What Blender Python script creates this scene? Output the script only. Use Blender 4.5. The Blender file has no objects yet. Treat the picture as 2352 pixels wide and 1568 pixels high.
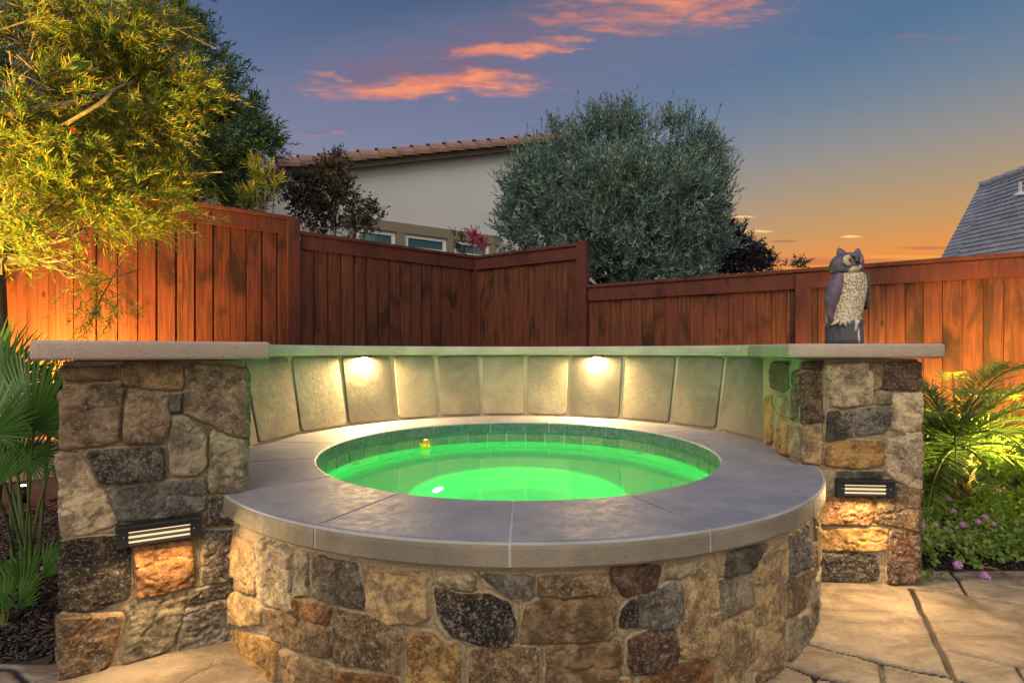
import bpy, bmesh, math, random
import numpy as np
from mathutils import Vector, Matrix

random.seed(7)
rng = np.random.default_rng(11)
S = bpy.context.scene
COL = S.collection
EYE = 1.026          # eye height above the patio
F = 1218.0           # focal length in units of a 2352 px wide picture
R = math.radians

# ------------------------------------------------------------------ camera
cd = bpy.data.cameras.new('camera'); cam = bpy.data.objects.new('camera', cd); COL.objects.link(cam)
cd.sensor_width = 36.0; cd.lens = F / 2352 * 36; cd.shift_y = 24 / 2352
cd.clip_start = 0.02; cd.clip_end = 500
cam.location = (0, 0, EYE); cam.rotation_euler = (R(90), 0, 0)
S.camera = cam
S.view_settings.view_transform = 'Standard'; S.view_settings.look = 'None'
S.view_settings.exposure = 0.0; S.view_settings.gamma = 1.0
S.cycles.use_denoising = True
S.cycles.max_bounces = 10; S.cycles.transparent_max_bounces = 16
S.cycles.sample_clamp_indirect = 4.0

# ------------------------------------------------------------------ node helpers
class NT:
    def __init__(s, tree): s.t = tree; s.n = tree.nodes; s.l = tree.links
    def node(s, typ, **kw):
        n = s.n.new(typ)
        for k, v in kw.items(): setattr(n, k, v)
        return n
    def put(s, sock, v):
        if v is None: return
        if isinstance(v, bpy.types.NodeSocket): s.l.new(v, sock)
        else:
            if sock.type == 'RGBA' and len(v) == 3: v = (*v, 1)
            sock.default_value = v
    def math(s, op, a, b=None, c=None, clamp=False):
        n = s.node('ShaderNodeMath', operation=op, use_clamp=clamp)
        s.put(n.inputs[0], a); s.put(n.inputs[1], b); s.put(n.inputs[2], c)
        return n.outputs[0]
    def vmath(s, op, a, b=None, scale=None):
        n = s.node('ShaderNodeVectorMath', operation=op)
        s.put(n.inputs[0], a); s.put(n.inputs[1], b)
        if scale is not None: s.put(n.inputs['Scale'], scale)
        return n.outputs['Value'] if op in ('LENGTH', 'DOT_PRODUCT') else n.outputs[0]
    def mix(s, f, a, b, blend='MIX'):
        n = s.node('ShaderNodeMix', data_type='RGBA', blend_type=blend)
        s.put(n.inputs[0], f); s.put(n.inputs[6], a); s.put(n.inputs[7], b)
        return n.outputs[2]
    def smooth(s, v, lo, hi, a=0.0, b=1.0):
        n = s.node('ShaderNodeMapRange', interpolation_type='SMOOTHSTEP')
        for i, x in enumerate((v, lo, hi, a, b)): s.put(n.inputs[i], x)
        return n.outputs[0]
    def ramp(s, v, stops):
        n = s.node('ShaderNodeValToRGB'); e = n.color_ramp.elements
        while len(e) < len(stops): e.new(0.5)
        for el, (p, c) in zip(e, stops):
            el.position = p; el.color = (*c, 1) if len(c) == 3 else c
        s.put(n.inputs[0], v)
        return n.outputs[0]
    def noise(s, vec, scale, detail=4, rough=0.55, dist=0.0):
        n = s.node('ShaderNodeTexNoise')
        if vec is not None: s.l.new(vec, n.inputs['Vector'])
        n.inputs['Scale'].default_value = scale; n.inputs['Detail'].default_value = detail
        n.inputs['Roughness'].default_value = rough; n.inputs['Distortion'].default_value = dist
        return n.outputs[0]
    def voro(s, vec, scale, feature='F1', out='Distance', rand=1.0):
        n = s.node('ShaderNodeTexVoronoi', feature=feature)
        if vec is not None: s.l.new(vec, n.inputs['Vector'])
        n.inputs['Scale'].default_value = scale; n.inputs['Randomness'].default_value = rand
        return n.outputs[out]
    def comb(s, x, y, z):
        n = s.node('ShaderNodeCombineXYZ')
        for i, v in enumerate((x, y, z)): s.put(n.inputs[i], v)
        return n.outputs[0]
    def sep(s, v):
        n = s.node('ShaderNodeSeparateXYZ'); s.l.new(v, n.inputs[0]); return n.outputs
    def scaled(s, vec, sc):
        return s.vmath('MULTIPLY', vec, sc)

# ------------------------------------------------------------------ world: dusk sky with lit clouds
wd = bpy.data.worlds.new('World'); S.world = wd; wd.use_nodes = True
k = NT(wd.node_tree); wd.node_tree.nodes.clear()
dirv = k.node('ShaderNodeTexCoord').outputs['Generated']
X, Y, Z = k.sep(dirv)
hor = k.math('SQRT', k.math('ADD', k.math('MULTIPLY', X, X), k.math('MULTIPLY', Y, Y)))
el = k.math('DIVIDE', Z, k.math('MAXIMUM', hor, 0.05))
az = k.math('ARCTAN2', X, Y)
cool = k.ramp(el, [(0.0, (.50, .34, .34)), (.16, (.37, .29, .34)), (.28, (.30, .255, .345)), (.38, (.21, .23, .345)),
                   (.50, (.12, .17, .30)), (.64, (.075, .125, .235)), (.9, (.05, .10, .20))])
warm = k.ramp(el, [(0.0, (.90, .22, .01)), (.10, (.95, .29, .025)), (.145, (.86, .30, .06)), (.20, (.58, .325, .13)),
                   (.26, (.42, .31, .20)), (.32, (.30, .285, .27)), (.40, (.175, .235, .315)), (.50, (.095, .18, .31)), (.9, (.045, .10, .21))])
wf = k.smooth(az, -0.08, 0.56)
sky = k.mix(wf, cool, warm)
# clouds, in the direction of the western sky
yy = k.math('MAXIMUM', Y, 0.04)
U = k.math('DIVIDE', X, yy); V = k.math('DIVIDE', Z, yy)
front = k.smooth(Y, 0.05, 0.15)
uvw = k.comb(U, V, 0.0)
warp = k.noise(k.scaled(uvw, (5, 16, 1)), 1.0, 5, .6)
warp2 = k.noise(k.scaled(uvw, (9, 40, 1)), 1.3, 6, .65)
wisp = k.noise(k.scaled(uvw, (4.0, 19, 1)), 2.1, 6, .60, .8)
Vw = k.math('ADD', V, k.math('MULTIPLY', k.math('SUBTRACT', warp, .5), .085))
Uw = k.math('ADD', U, k.math('MULTIPLY', k.math('SUBTRACT', warp2, .5), .35))
def cloud(px, py, ax, ay, slope=0.0, amt=1.0, lo=-.5, hi=1.0):
    ay = ay * 1.18; ax = ax * 1.08
    u0, v0 = (px - 1176) / F, (808 - py) / F
    du = k.math('SUBTRACT', Uw, u0)
    dv = k.math('SUBTRACT', k.math('SUBTRACT', Vw, v0), k.math('MULTIPLY', du, slope))
    q = k.math('ADD', k.math('POWER', k.math('ABSOLUTE', k.math('DIVIDE', du, ax / F)), 2),
               k.math('POWER', k.math('ABSOLUTE', k.math('DIVIDE', dv, ay / F)), 2))
    return k.math('MULTIPLY', k.smooth(q, hi, lo), amt)
def union(lst):
    o = lst[0]
    for x in lst[1:]: o = k.math('MAXIMUM', o, x)
    return o
body = union([cloud(980, 178, 340, 60, .04, 1.2), cloud(1110, 108, 300, 56, .10, 1.1), cloud(860, 160, 200, 40, -.05, .9),
              cloud(1430, 30, 380, 75, .03, 1.0), cloud(1580, 0, 330, 60, .08, 1.0), cloud(700, 300, 110, 14, 0, .55), cloud(2110, 88, 160, 18, .10, .5)])
glow = union([cloud(980, 203, 340, 34, .02, 1.5), cloud(740, 172, 110, 11, -.08, .8), cloud(1170, 112, 210, 34, .10, 1.3),
              cloud(1560, 30, 280, 60, .06, 1.0), cloud(1370, 58, 230, 24, -.12, .9), cloud(700, 303, 80, 7, 0, .5), cloud(2130, 85, 130, 12, .10, .35),
              cloud(1350, 10, 130, 22, 0, .7)])
wz = k.math('MULTIPLY', k.math('SUBTRACT', wisp, .51), 3.2)
bmask = k.smooth(k.math('ADD', body, k.math('MULTIPLY', wz, k.math('MINIMUM', body, 1.0))), .0, 1.2)
gmask = k.smooth(k.math('ADD', glow, k.math('MULTIPLY', wz, k.math('MINIMUM', glow, 1.0))), .05, 1.35)
bmask = k.math('MULTIPLY', bmask, front); gmask = k.math('MULTIPLY', gmask, front, clamp=True)
hazeband = k.math('MULTIPLY', union([cloud(1250, 120, 760, 150, .12, .32, 0, 1.0)]), front)
sky = k.mix(hazeband, sky, (.26, .22, .32))
sky = k.mix(k.math('MULTIPLY', bmask, .85, clamp=True), sky, (.225, .145, .215))
sky = k.mix(k.math('MULTIPLY', gmask, .95, clamp=True), sky, k.mix(k.smooth(warp2, .35, .65), (1.0, .34, .16), (.74, .23, .17)))
# thin streaks low in the sunset
def streak(px, py, ax, ay, col, amt, sl=0.0):
    global sky
    u0, v0 = (px - 1176) / F, (808 - py) / F
    du = k.math('SUBTRACT', U, u0)
    dv = k.math('SUBTRACT', k.math('ADD', V, k.math('MULTIPLY', k.math('SUBTRACT', warp2, .5), .008)), k.math('ADD', v0, k.math('MULTIPLY', du, sl)))
    q = k.math('ADD', k.math('POWER', k.math('ABSOLUTE', k.math('DIVIDE', du, ax / F)), 2),
               k.math('POWER', k.math('ABSOLUTE', k.math('DIVIDE', dv, ay / F)), 2))
    m = k.math('MULTIPLY', k.math('MULTIPLY', k.smooth(q, 1.0, .1), amt), front)
    sky = k.mix(m, sky, col)
streak(1700, 499, 40, 3, (1, .72, .25), .9); streak(1735, 531, 50, 4, (1, .68, .2), .9, -.03)
streak(1955, 543, 30, 3, (1, .75, .3), .9); streak(1802, 554, 38, 4, (.42, .17, .10), .7)
streak(2130, 570, 80, 4, (.50, .17, .10), .7); streak(1900, 602, 240, 9, (.60, .18, .10), .65, .02)
streak(2080, 590, 160, 5, (.95, .42, .10), .6); streak(1830, 594, 120, 5, (.62, .2, .12), .6)
# unseen sky behind the camera, brightened as fill for the foreground
back = k.smooth(k.math('MULTIPLY', Y, -1), -0.15, 0.6)
sky = k.mix(back, sky, (.80, .72, .60))
up = k.smooth(Z, .6, 1.0)
sky = k.mix(up, sky, (.24, .36, .82))
sky = k.mix(k.smooth(Z, 0.0, -0.1), sky, (.10, .08, .07))
bg = k.node('ShaderNodeBackground'); k.put(bg.inputs[0], sky); bg.inputs[1].default_value = 1.0
k.l.new(bg.outputs[0], k.node('ShaderNodeOutputWorld').inputs[0])

# very soft fill light added from behind the camera
sd = bpy.data.lights.new('fill_sun', 'SUN'); sd.energy = 1.9; sd.angle = R(50); sd.color = (1, .84, .60)
fill_sun = bpy.data.objects.new('fill_sun', sd); COL.objects.link(fill_sun); fill_sun.rotation_euler = (R(48), 0, R(-18))

# ------------------------------------------------------------------ geometry helpers
def W(px, py, d): return Vector(((px - 1176) / F * d, d, EYE + (808 - py) / F * d))
def G(px, py, z=0.0):
    d = (EYE - z) * F / (py - 808); return Vector(((px - 1176) / F * d, d, z))

def tag(o, label=None, cat=None, group=None, kind=None):
    if label: o['label'] = label
    if cat: o['category'] = cat
    if group: o['group'] = group
    if kind: o['kind'] = kind
    return o
def thing(name, label, cat, loc=(0, 0, 0), rz=0, group=None):
    o = bpy.data.objects.new(name, None); COL.objects.link(o); o.location = loc; o.rotation_euler = (0, 0, rz)
    o.empty_display_size = .1
    return tag(o, label, cat, group)
def link(name, me, mats, parent=None, smooth=False):
    o = bpy.data.objects.new(name, me); COL.objects.link(o)
    for m in (mats if isinstance(mats, (list, tuple)) else [mats]): me.materials.append(m)
    if smooth:
        me.polygons.foreach_set('use_smooth', [True] * len(me.polygons))
    if parent is not None: o.parent = parent
    return o
def mesh_np(name, verts, faces, attrs=None):
    """verts (n,3), faces (m,k) all k-gons; attrs: name -> (n,4) or (n,)"""
    verts = np.asarray(verts, np.float32); faces = np.asarray(faces, np.int32)
    me = bpy.data.meshes.new(name); me.vertices.add(len(verts)); me.vertices.foreach_set('co', verts.ravel())
    m, kk = faces.shape
    me.loops.add(m * kk); me.loops.foreach_set('vertex_index', faces.ravel())
    me.polygons.add(m); me.polygons.foreach_set('loop_start', np.arange(0, m * kk, kk, dtype=np.int32))
    me.polygons.foreach_set('loop_total', np.full(m, kk, np.int32))
    me.update(calc_edges=True)
    for nm, a in (attrs or {}).items():
        a = np.asarray(a, np.float32)
        if a.ndim == 2:
            at = me.attributes.new(nm, 'FLOAT_COLOR', 'POINT'); at.data.foreach_set('color', a.ravel())
        else:
            at = me.attributes.new(nm, 'FLOAT', 'POINT'); at.data.foreach_set('value', a.ravel())
    return me
class MB:
    """collects simple shapes and links them as one mesh object"""
    def __init__(s): s.bm = bmesh.new()
    def box(s, c, size, rot=None, bevel=0.0, taper=None):
        m = Matrix.Translation(Vector(c)) @ (rot.to_4x4() if rot else Matrix.Identity(4)) @ Matrix.Diagonal((*size, 1))
        g = bmesh.ops.create_cube(s.bm, size=1.0, matrix=m)
        if bevel:
            es = {e for v in g['verts'] for e in v.link_edges}
            bmesh.ops.bevel(s.bm, geom=list(es), offset=bevel, segments=2, affect='EDGES', profile=.5)
        return s
    def prism(s, pts, z0, z1, bevel=0.0, seg=3):
        vs = [s.bm.verts.new((p[0], p[1], z0)) for p in pts]; vt = [s.bm.verts.new((p[0], p[1], z1)) for p in pts]
        n = len(pts); fs = [s.bm.faces.new(vt), s.bm.faces.new(vs[::-1])]
        for i in range(n): fs.append(s.bm.faces.new((vs[i], vs[(i + 1) % n], vt[(i + 1) % n], vt[i])))
        bmesh.ops.recalc_face_normals(s.bm, faces=fs)
        if bevel: bmesh.ops.bevel(s.bm, geom=list({e for f in fs for e in f.edges}), offset=bevel, segments=seg, affect='EDGES', profile=.5)
        return s
    def face(s, pts):
        s.bm.faces.new([s.bm.verts.new(p) for p in pts]); return s
    def tube(s, pts, rad, n=8, cap=True):
        pts = [Vector(p) for p in pts]; rs = rad if isinstance(rad, (list, tuple)) else [rad] * len(pts)
        rings = []
        for i, p in enumerate(pts):
            t = (pts[min(i + 1, len(pts) - 1)] - pts[max(i - 1, 0)]).normalized()
            a = t.cross(Vector((0, 0, 1)));
            if a.length < 1e-3: a = Vector((1, 0, 0))
            a.normalize(); b = t.cross(a)
            rings.append([s.bm.verts.new(p + (a * math.cos(q) + b * math.sin(q)) * rs[i]) for q in [2 * math.pi * j / n for j in range(n)]])
        for r0, r1 in zip(rings, rings[1:]):
            for j in range(n): s.bm.faces.new((r0[j], r0[(j + 1) % n], r1[(j + 1) % n], r1[j]))
        if cap: s.bm.faces.new(rings[0][::-1]); s.bm.faces.new(rings[-1])
        return s
    def loft(s, rings):
        vs = [[s.bm.verts.new(p) for p in r] for r in rings]; n = len(vs[0])
        for r0, r1 in zip(vs, vs[1:]):
            for j in range(n): s.bm.faces.new((r0[j], r0[(j + 1) % n], r1[(j + 1) % n], r1[j]))
        s.bm.faces.new(vs[0][::-1]); s.bm.faces.new(vs[-1]); return s
    def ell(s, c, r, rot=None, u=20, v=12):
        m = Matrix.Translation(Vector(c)) @ (rot.to_4x4() if rot else Matrix.Identity(4)) @ Matrix.Diagonal((*r, 1))
        bmesh.ops.create_uvsphere(s.bm, u_segments=u, v_segments=v, radius=1.0, matrix=m); return s
    def build(s, name, mats, parent=None, smooth=False, bevel=0.0):
        bmesh.ops.recalc_face_normals(s.bm, faces=s.bm.faces)
        me = bpy.data.meshes.new(name); s.bm.to_mesh(me); s.bm.free()
        o = link(name, me, mats, parent, smooth)
        if bevel:
            m = o.modifiers.new('Bevel', 'BEVEL'); m.width = bevel; m.segments = 2; m.limit_method = 'ANGLE'
        return o

def _h(ix, iy, s):
    n = (ix.astype(np.int64) * 374761393 + iy.astype(np.int64) * 668265263 + s * 974711) & 0xffffffff
    n = ((n ^ (n >> 13)) * 1274126177) & 0xffffffff
    return ((n ^ (n >> 16)) & 0xffff) / 65535.0
def vnoise(x, y, s=0):
    ix, iy = np.floor(x), np.floor(y); fx, fy = x - ix, y - iy
    fx = fx * fx * (3 - 2 * fx); fy = fy * fy * (3 - 2 * fy)
    a, b, c, d = _h(ix, iy, s), _h(ix + 1, iy, s), _h(ix, iy + 1, s), _h(ix + 1, iy + 1, s)
    return (a + (b - a) * fx) * (1 - fy) + (c + (d - c) * fx) * fy
def fbm(x, y, s=0, o=4):
    r = 0; a = .5
    for i in range(o): r = r + a * vnoise(x * 2 ** i, y * 2 ** i, s + i * 17); a *= .5
    return r

# ------------------------------------------------------------------ materials
def mat(name, fn):
    m = bpy.data.materials.new(name); m.use_nodes = True; kk = NT(m.node_tree); m.node_tree.nodes.clear()
    out = kk.node('ShaderNodeOutputMaterial'); sh = fn(kk); kk.l.new(sh, out.inputs[0]); return m
def princ(kk, col, rough=.7, bump=None, bd=.01, bs=1.0, spec=.5, metal=0.0, emis=None, es=0.0, normal=None, coat=0.0):
    p = kk.node('ShaderNodeBsdfPrincipled')
    kk.put(p.inputs['Base Color'], col); kk.put(p.inputs['Roughness'], rough); kk.put(p.inputs['Metallic'], metal)
    kk.put(p.inputs['Specular IOR Level'], spec)
    if coat: kk.put(p.inputs['Coat Weight'], coat); kk.put(p.inputs['Coat Roughness'], .15)
    if emis is not None: kk.put(p.inputs['Emission Color'], emis); kk.put(p.inputs['Emission Strength'], es)
    if bump is not None:
        b = kk.node('ShaderNodeBump'); b.inputs['Distance'].default_value = bd; b.inputs['Strength'].default_value = bs
        kk.put(b.inputs['Height'], bump); kk.l.new(b.outputs[0], p.inputs['Normal'])
    return p.outputs[0]
def pos(kk): return kk.node('ShaderNodeNewGeometry').outputs['Position']
def objc(kk): return kk.node('ShaderNodeTexCoord').outputs['Object']
def island(kk): return kk.node('ShaderNodeNewGeometry').outputs['Random Per Island']
def attr(kk, nm):
    n = kk.node('ShaderNodeAttribute'); n.attribute_name = nm; return n.outputs

def m_stone(kk):
    a = attr(kk, 'stone'); col = a['Color']; mask = a['Alpha']; rnd = attr(kk, 'rnd')['Fac']
    off = kk.comb(kk.math('MULTIPLY', rnd, 31.0), kk.math('MULTIPLY', rnd, 17.0), kk.math('MULTIPLY', rnd, 53.0))
    v = kk.vmath('ADD', pos(kk), off)
    n1 = kk.noise(v, 11, 10, .74, .25); n2 = kk.noise(v, 42, 9, .80, .3); n3 = kk.noise(v, 4.5, 4, .6, .6)
    n4 = kk.noise(kk.scaled(v, (1, 1, 2.2)), 13, 8, .66, .7)
    c = kk.mix(kk.smooth(n1, .42, .60), kk.mix(1.0, col, (.46, .42, .39), 'MULTIPLY'), kk.mix(1.0, col, (1.3, 1.21, 1.05), 'MULTIPLY'))
    c = kk.mix(kk.smooth(n3, .50, .72, 0, .50), c, kk.mix(.55, col, (.30, .125, .035)))
    q1 = kk.smooth(kk.math('FRACT', kk.math('MULTIPLY', rnd, 7.3)), 0, 1, .18, 1.0); q2 = kk.smooth(kk.math('FRACT', kk.math('MULTIPLY', rnd, 13.7)), 0, 1, .25, 1.0)
    light = kk.mix(.62, col, (.60, .52, .43))
    vein = kk.math('SUBTRACT', 1.0, kk.math('MULTIPLY', kk.math('ABSOLUTE', kk.math('SUBTRACT', n4, .5)), 22), clamp=True)
    vm = kk.math('MULTIPLY', vein, kk.smooth(n1, .5, .68))
    c = kk.mix(kk.math('MULTIPLY', vm, .75), c, light)
    c = kk.mix(kk.math('MULTIPLY', kk.smooth(n2, .53, .60, 0, .70), q1), c, light)
    c = kk.mix(kk.math('MULTIPLY', kk.smooth(n2, .46, .39, 0, .78), q2), c, kk.mix(1.0, c, (.25, .22, .22), 'MULTIPLY'))
    g1 = kk.noise(pos(kk), 120, 5, .7); g2 = kk.noise(pos(kk), 7, 4, .6)
    mort = kk.mix(kk.smooth(g1, .3, .7), (.38, .295, .185), (.60, .485, .33))
    mort = kk.mix(kk.smooth(g2, .5, .75, 0, .4), mort, (.26, .19, .12))
    c = kk.mix(kk.smooth(mask, .35, .6), mort, c)
    n5 = kk.noise(v, 115, 6, .75)
    c = kk.mix(kk.math('MULTIPLY', kk.math('MULTIPLY', kk.smooth(n5, .54, .59, 0, .65), mask), q2), c, kk.mix(.5, c, (.62, .56, .48)))
    c = kk.mix(kk.math('MULTIPLY', kk.math('MULTIPLY', kk.smooth(n5, .46, .40, 0, .8), mask), q1), c, kk.mix(1.0, c, (.35, .32, .32), 'MULTIPLY'))
    bh = kk.math('ADD', kk.math('MULTIPLY', n1, .6), kk.math('ADD', kk.math('MULTIPLY', n2, .6), kk.math('MULTIPLY', g1, .3)))
    return princ(kk, c, kk.smooth(n1, .3, .7, .5, .75), bh, .022, 1.0, .35)
M_STONE = mat('fieldstone and mortar', m_stone)

def m_concrete(base, light, speck=.5, scale=1.0, stain=.5, rough=.6, bd=.0025):
    def f(kk):
        p = pos(kk); a = kk.noise(p, 260 * scale, 3, .7); b = kk.noise(p, 5 * scale, 6, .62, .4); c_ = kk.noise(p, 30 * scale, 5, .65)
        c = kk.mix(kk.smooth(b, .35, .68), base, light)
        c = kk.mix(kk.smooth(a, .60, .72, 0, speck), c, tuple(x * .35 for x in base))
        c = kk.mix(kk.smooth(kk.noise(p, 11 * scale, 7, .7), .55, .75, 0, stain), c, tuple(x * .62 for x in base))
        r = kk.math('ADD', kk.smooth(c_, .3, .7, rough - .1, rough + .1), 0)
        bh = kk.math('ADD', kk.math('MULTIPLY', a, .6), kk.math('MULTIPLY', c_, .9))
        return princ(kk, c, r, bh, bd, 1.0, .5)
    return f
M_COPING = mat('coping concrete', m_concrete((.185, .19, .215), (.25, .25, .275), .45, 1, .22, .50, .0022))  # blue of the reflected sky put into the base colour of the top
M_COPWARM = mat('coping edge warm light tint', m_concrete((.165, .142, .115), (.25, .215, .17), .7, .6, .5, .7, .004))  # same concrete; warm light on the side faces painted as a tan base
M_CAPCONC = mat('cap concrete', m_concrete((.36, .28, .235), (.46, .37, .31), .75, .5, .3, .75, .005))
M_PANEL = mat('panel concrete', m_concrete((.135, .122, .095), (.20, .18, .14), .45, 1, .35, .7, .003))
M_PANELS = [M_PANEL] + [mat('panel concrete', m_concrete(*c, .45, 1, .4, .7, .004)) for c in (((.11, .10, .085), (.17, .155, .125)), ((.15, .14, .11), (.22, .205, .165)))]
M_WALLCAP = mat('wall cap concrete', m_concrete((.36, .34, .29), (.46, .44, .38), .35, 1, .2, .6, .002))
M_MORTAR = mat('mortar', m_concrete((.44, .37, .27), (.52, .45, .34), .4, 1, .3, .8, .003))
M_GROUT = mat('pale grout', m_concrete((.36, .35, .32), (.46, .44, .41), .2, 1, .2, .8, .001))
def m_inner(kk):
    p = pos(kk); a = kk.noise(p, 55, 7, .75, 1.0); b = kk.noise(p, 9, 5, .6, 1.0)
    c = kk.mix(kk.smooth(a, .38, .62), (.025, .035, .065), (.11, .15, .19))
    c = kk.mix(kk.smooth(b, .52, .62, 0, .6), c, (.05, .05, .12))
    return princ(kk, c, .35, a, .004, 1.0)
M_INNER = mat('wet coping edge', m_inner)
def m_tile(kk):
    p = pos(kk); a = kk.noise(p, 60, 6, .7); r = island(kk)
    c = kk.mix(kk.smooth(a, .35, .65), (.06, .085, .10), (.17, .20, .20))
    c = kk.mix(kk.math('MULTIPLY', r, .4), c, (.30, .30, .24))
    return princ(kk, c, .3, a, .002)
M_TILE = mat('waterline slate tile', m_tile)
def m_plaster(kk):
    p = pos(kk); a = kk.noise(p, 6, 5, .6)
    return princ(kk, kk.mix(a, (.36, .42, .38), (.44, .50, .46)), .7)
M_PLASTER = mat('spa plaster', m_plaster)
def m_water(kk):
    p = pos(kk); n = kk.noise(kk.scaled(p, (1, 1.6, 1)), 3.0, 2, .5)
    b = kk.node('ShaderNodeBump'); b.inputs['Distance'].default_value = .004; b.inputs['Strength'].default_value = .35; kk.put(b.inputs['Height'], n)
    g = kk.node('ShaderNodeBsdfGlass'); g.inputs['IOR'].default_value = 1.40; g.inputs['Roughness'].default_value = 0.0
    g.inputs['Color'].default_value = (.70, 1, .78, 1); kk.l.new(b.outputs[0], g.inputs['Normal'])
    return g.outputs[0]
M_WATER = mat('water', m_water)

def m_wood(base, dark, red, rand_amt=.55, blot=.6):
    def f(kk):
        p = objc(kk); r = island(kk)
        off = kk.comb(kk.math('MULTIPLY', r, 13), kk.math('MULTIPLY', r, 7), kk.math('MULTIPLY', r, 29))
        q = kk.vmath('ADD', p, off)
        g = kk.noise(kk.scaled(q, (34, 34, 1.5)), 1.0, 7, .62, 1.4)
        g2 = kk.noise(kk.scaled(q, (120, 120, 3)), 1.0, 4, .6)
        bl = kk.noise(kk.scaled(q, (2.6, 2.6, 1.3)), 1.0, 6, .62, .7)
        c = kk.mix(kk.smooth(g, .34, .66), dark, base)
        c = kk.mix(kk.math('MULTIPLY', r, rand_amt), c, red)
        c = kk.mix(kk.smooth(bl, .50, .66, 0, blot), c, tuple(x * .33 for x in dark))
        vk = kk.voro(kk.scaled(q, (5.2, 5.2, 2.1)), 1.0)
        c = kk.mix(kk.smooth(vk, .085, .05, 0, .8), c, tuple(x * .22 for x in dark))
        bh = kk.math('ADD', g, kk.math('MULTIPLY', g2, .4))
        return princ(kk, c, .62, bh, .0035, 1.0, .3)
    return f
M_FENCE = mat('stained fence boards', m_wood((.150, .046, .019), (.044, .016, .011), (.105, .023, .013), .55, .85))
M_RAIL = mat('stained fence trim', m_wood((.105, .026, .019), (.055, .015, .013), (.095, .021, .017), .3, .5))

def m_leaf(c1, c2, c3=None, trans=.35, rough=.45, amt3=.15):
    def f(kk):
        r = island(kk)
        c = kk.mix(r, c1, c2)
        if c3: c = kk.mix(kk.smooth(kk.math('FRACT', kk.math('MULTIPLY', r, 37.7)), 1 - amt3, 1 - amt3 + .01), c, c3)
        nz = kk.noise(pos(kk), 2.3, 3, .6)
        c = kk.mix(kk.smooth(nz, .4, .62, 0, .35), c, kk.mix(1.0, c, (.55, .62, .75), 'MULTIPLY'))
        p = kk.node('ShaderNodeBsdfPrincipled'); kk.put(p.inputs['Base Color'], c); p.inputs['Roughness'].default_value = rough
        p.inputs['Specular IOR Level'].default_value = .35
        t = kk.node('ShaderNodeBsdfTranslucent'); kk.put(t.inputs[0], c)
        m = kk.node('ShaderNodeMixShader'); m.inputs[0].default_value = trans
        kk.l.new(p.outputs[0], m.inputs[1]); kk.l.new(t.outputs[0], m.inputs[2]); return m.outputs[0]
    return f
M_BOTTLE = mat('feathery leaves', m_leaf((.06, .14, .03), (.28, .34, .05), (.55, .34, .05), .5, .45, .25))
M_EVER = mat('evergreen leaves', m_leaf((.035, .085, .035), (.07, .13, .06), (.11, .15, .05), .25, .4))
M_OLIVE = mat('olive leaves', m_leaf((.06, .115, .105), (.19, .285, .27), (.30, .38, .21), .2, .5, .14))
M_MYRTLE = mat('crape myrtle leaves', m_leaf((.045, .035, .028), (.11, .065, .04), (.06, .09, .035), .2, .45, .3))
M_DARKTREE = mat('dark purple leaves', m_leaf((.02, .02, .035), (.045, .04, .055), None, .15))
M_SPRIG = mat('bright green leaves', m_leaf((.05, .12, .05), (.09, .17, .07), None, .3))
M_PINK = mat('crape myrtle blossom', m_leaf((.42, .03, .10), (.55, .07, .16), None, .3))
M_FANPALM = mat('fan palm leaf', m_leaf((.035, .11, .018), (.09, .19, .03), None, .2, .3))
M_DATE = mat('date palm leaflets', m_leaf((.11, .20, .04), (.22, .32, .07), (.34, .32, .10), .4, .35, .08))
M_LANT = mat('lantana leaves', m_leaf((.13, .22, .04), (.27, .37, .07), (.42, .40, .09), .4, .5, .1))
M_LFLOWER = mat('lantana petals', m_leaf((.46, .20, .50), (.62, .30, .62), (.70, .45, .62), .2, .6, .2))
M_REDFL = mat('red bottlebrush', m_leaf((.60, .04, .02), (.75, .08, .03), None, .2))
def m_bark(c1, c2):
    def f(kk):
        p = objc(kk); n = kk.noise(kk.scaled(p, (20, 20, 6)), 1.0, 6, .65)
        return princ(kk, kk.mix(kk.smooth(n, .35, .65), c1, c2), .85, n, .01)
    return f
M_BARK = mat('bark', m_bark((.10, .075, .05), (.22, .16, .10)))
M_STEM = mat('palm stalk', m_bark((.05, .085, .022), (.10, .14, .04)))
M_PALMTRUNK = mat('palm trunk', m_bark((.07, .045, .02), (.20, .13, .06)))
def m_mulch(kk):
    p = pos(kk); r = island(kk); n = kk.noise(p, 90, 5, .7)
    c = kk.mix(kk.math('POWER', r, 3), (.014, .012, .013), (.06, .045, .035))
    c = kk.mix(kk.smooth(kk.math('FRACT', kk.math('MULTIPLY', r, 91.3)), .955, .96), c, (.22, .12, .06))
    return princ(kk, c, .55, n, .003)
M_MULCH = mat('dark bark mulch', m_mulch)
def m_patio(kk):
    p = pos(kk); gr = attr(kk, 'groove')['Fac']
    n = kk.noise(kk.scaled(p, (1, 1.7, 1)), 4.5, 10, .72, .5); n2 = kk.noise(kk.scaled(p, (1, 2.2, 1)), 26, 8, .74, .3); n3 = kk.noise(p, 150, 3, .6)
    c = kk.mix(kk.smooth(n, .36, .64), (.15, .115, .085), (.35, .285, .205))
    c = kk.mix(kk.smooth(n2, .54, .72, 0, .55), c, (.17, .115, .08))
    c = kk.mix(kk.smooth(gr, .25, .8), c, (.028, .022, .02))
    bh = kk.math('ADD', kk.math('MULTIPLY', n, 2.2), kk.math('ADD', kk.math('MULTIPLY', n2, .6), kk.math('MULTIPLY', n3, .1)))
    return princ(kk, c, kk.smooth(n2, .3, .7, .32, .5), bh, .012, .9, .5)
M_PATIO = mat('stamped concrete', m_patio)
def plain(name, c, r=.5, metal=0.0, spec=.5): return mat(name, lambda kk: princ(kk, c, r, None, .01, 1, spec, metal))
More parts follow.
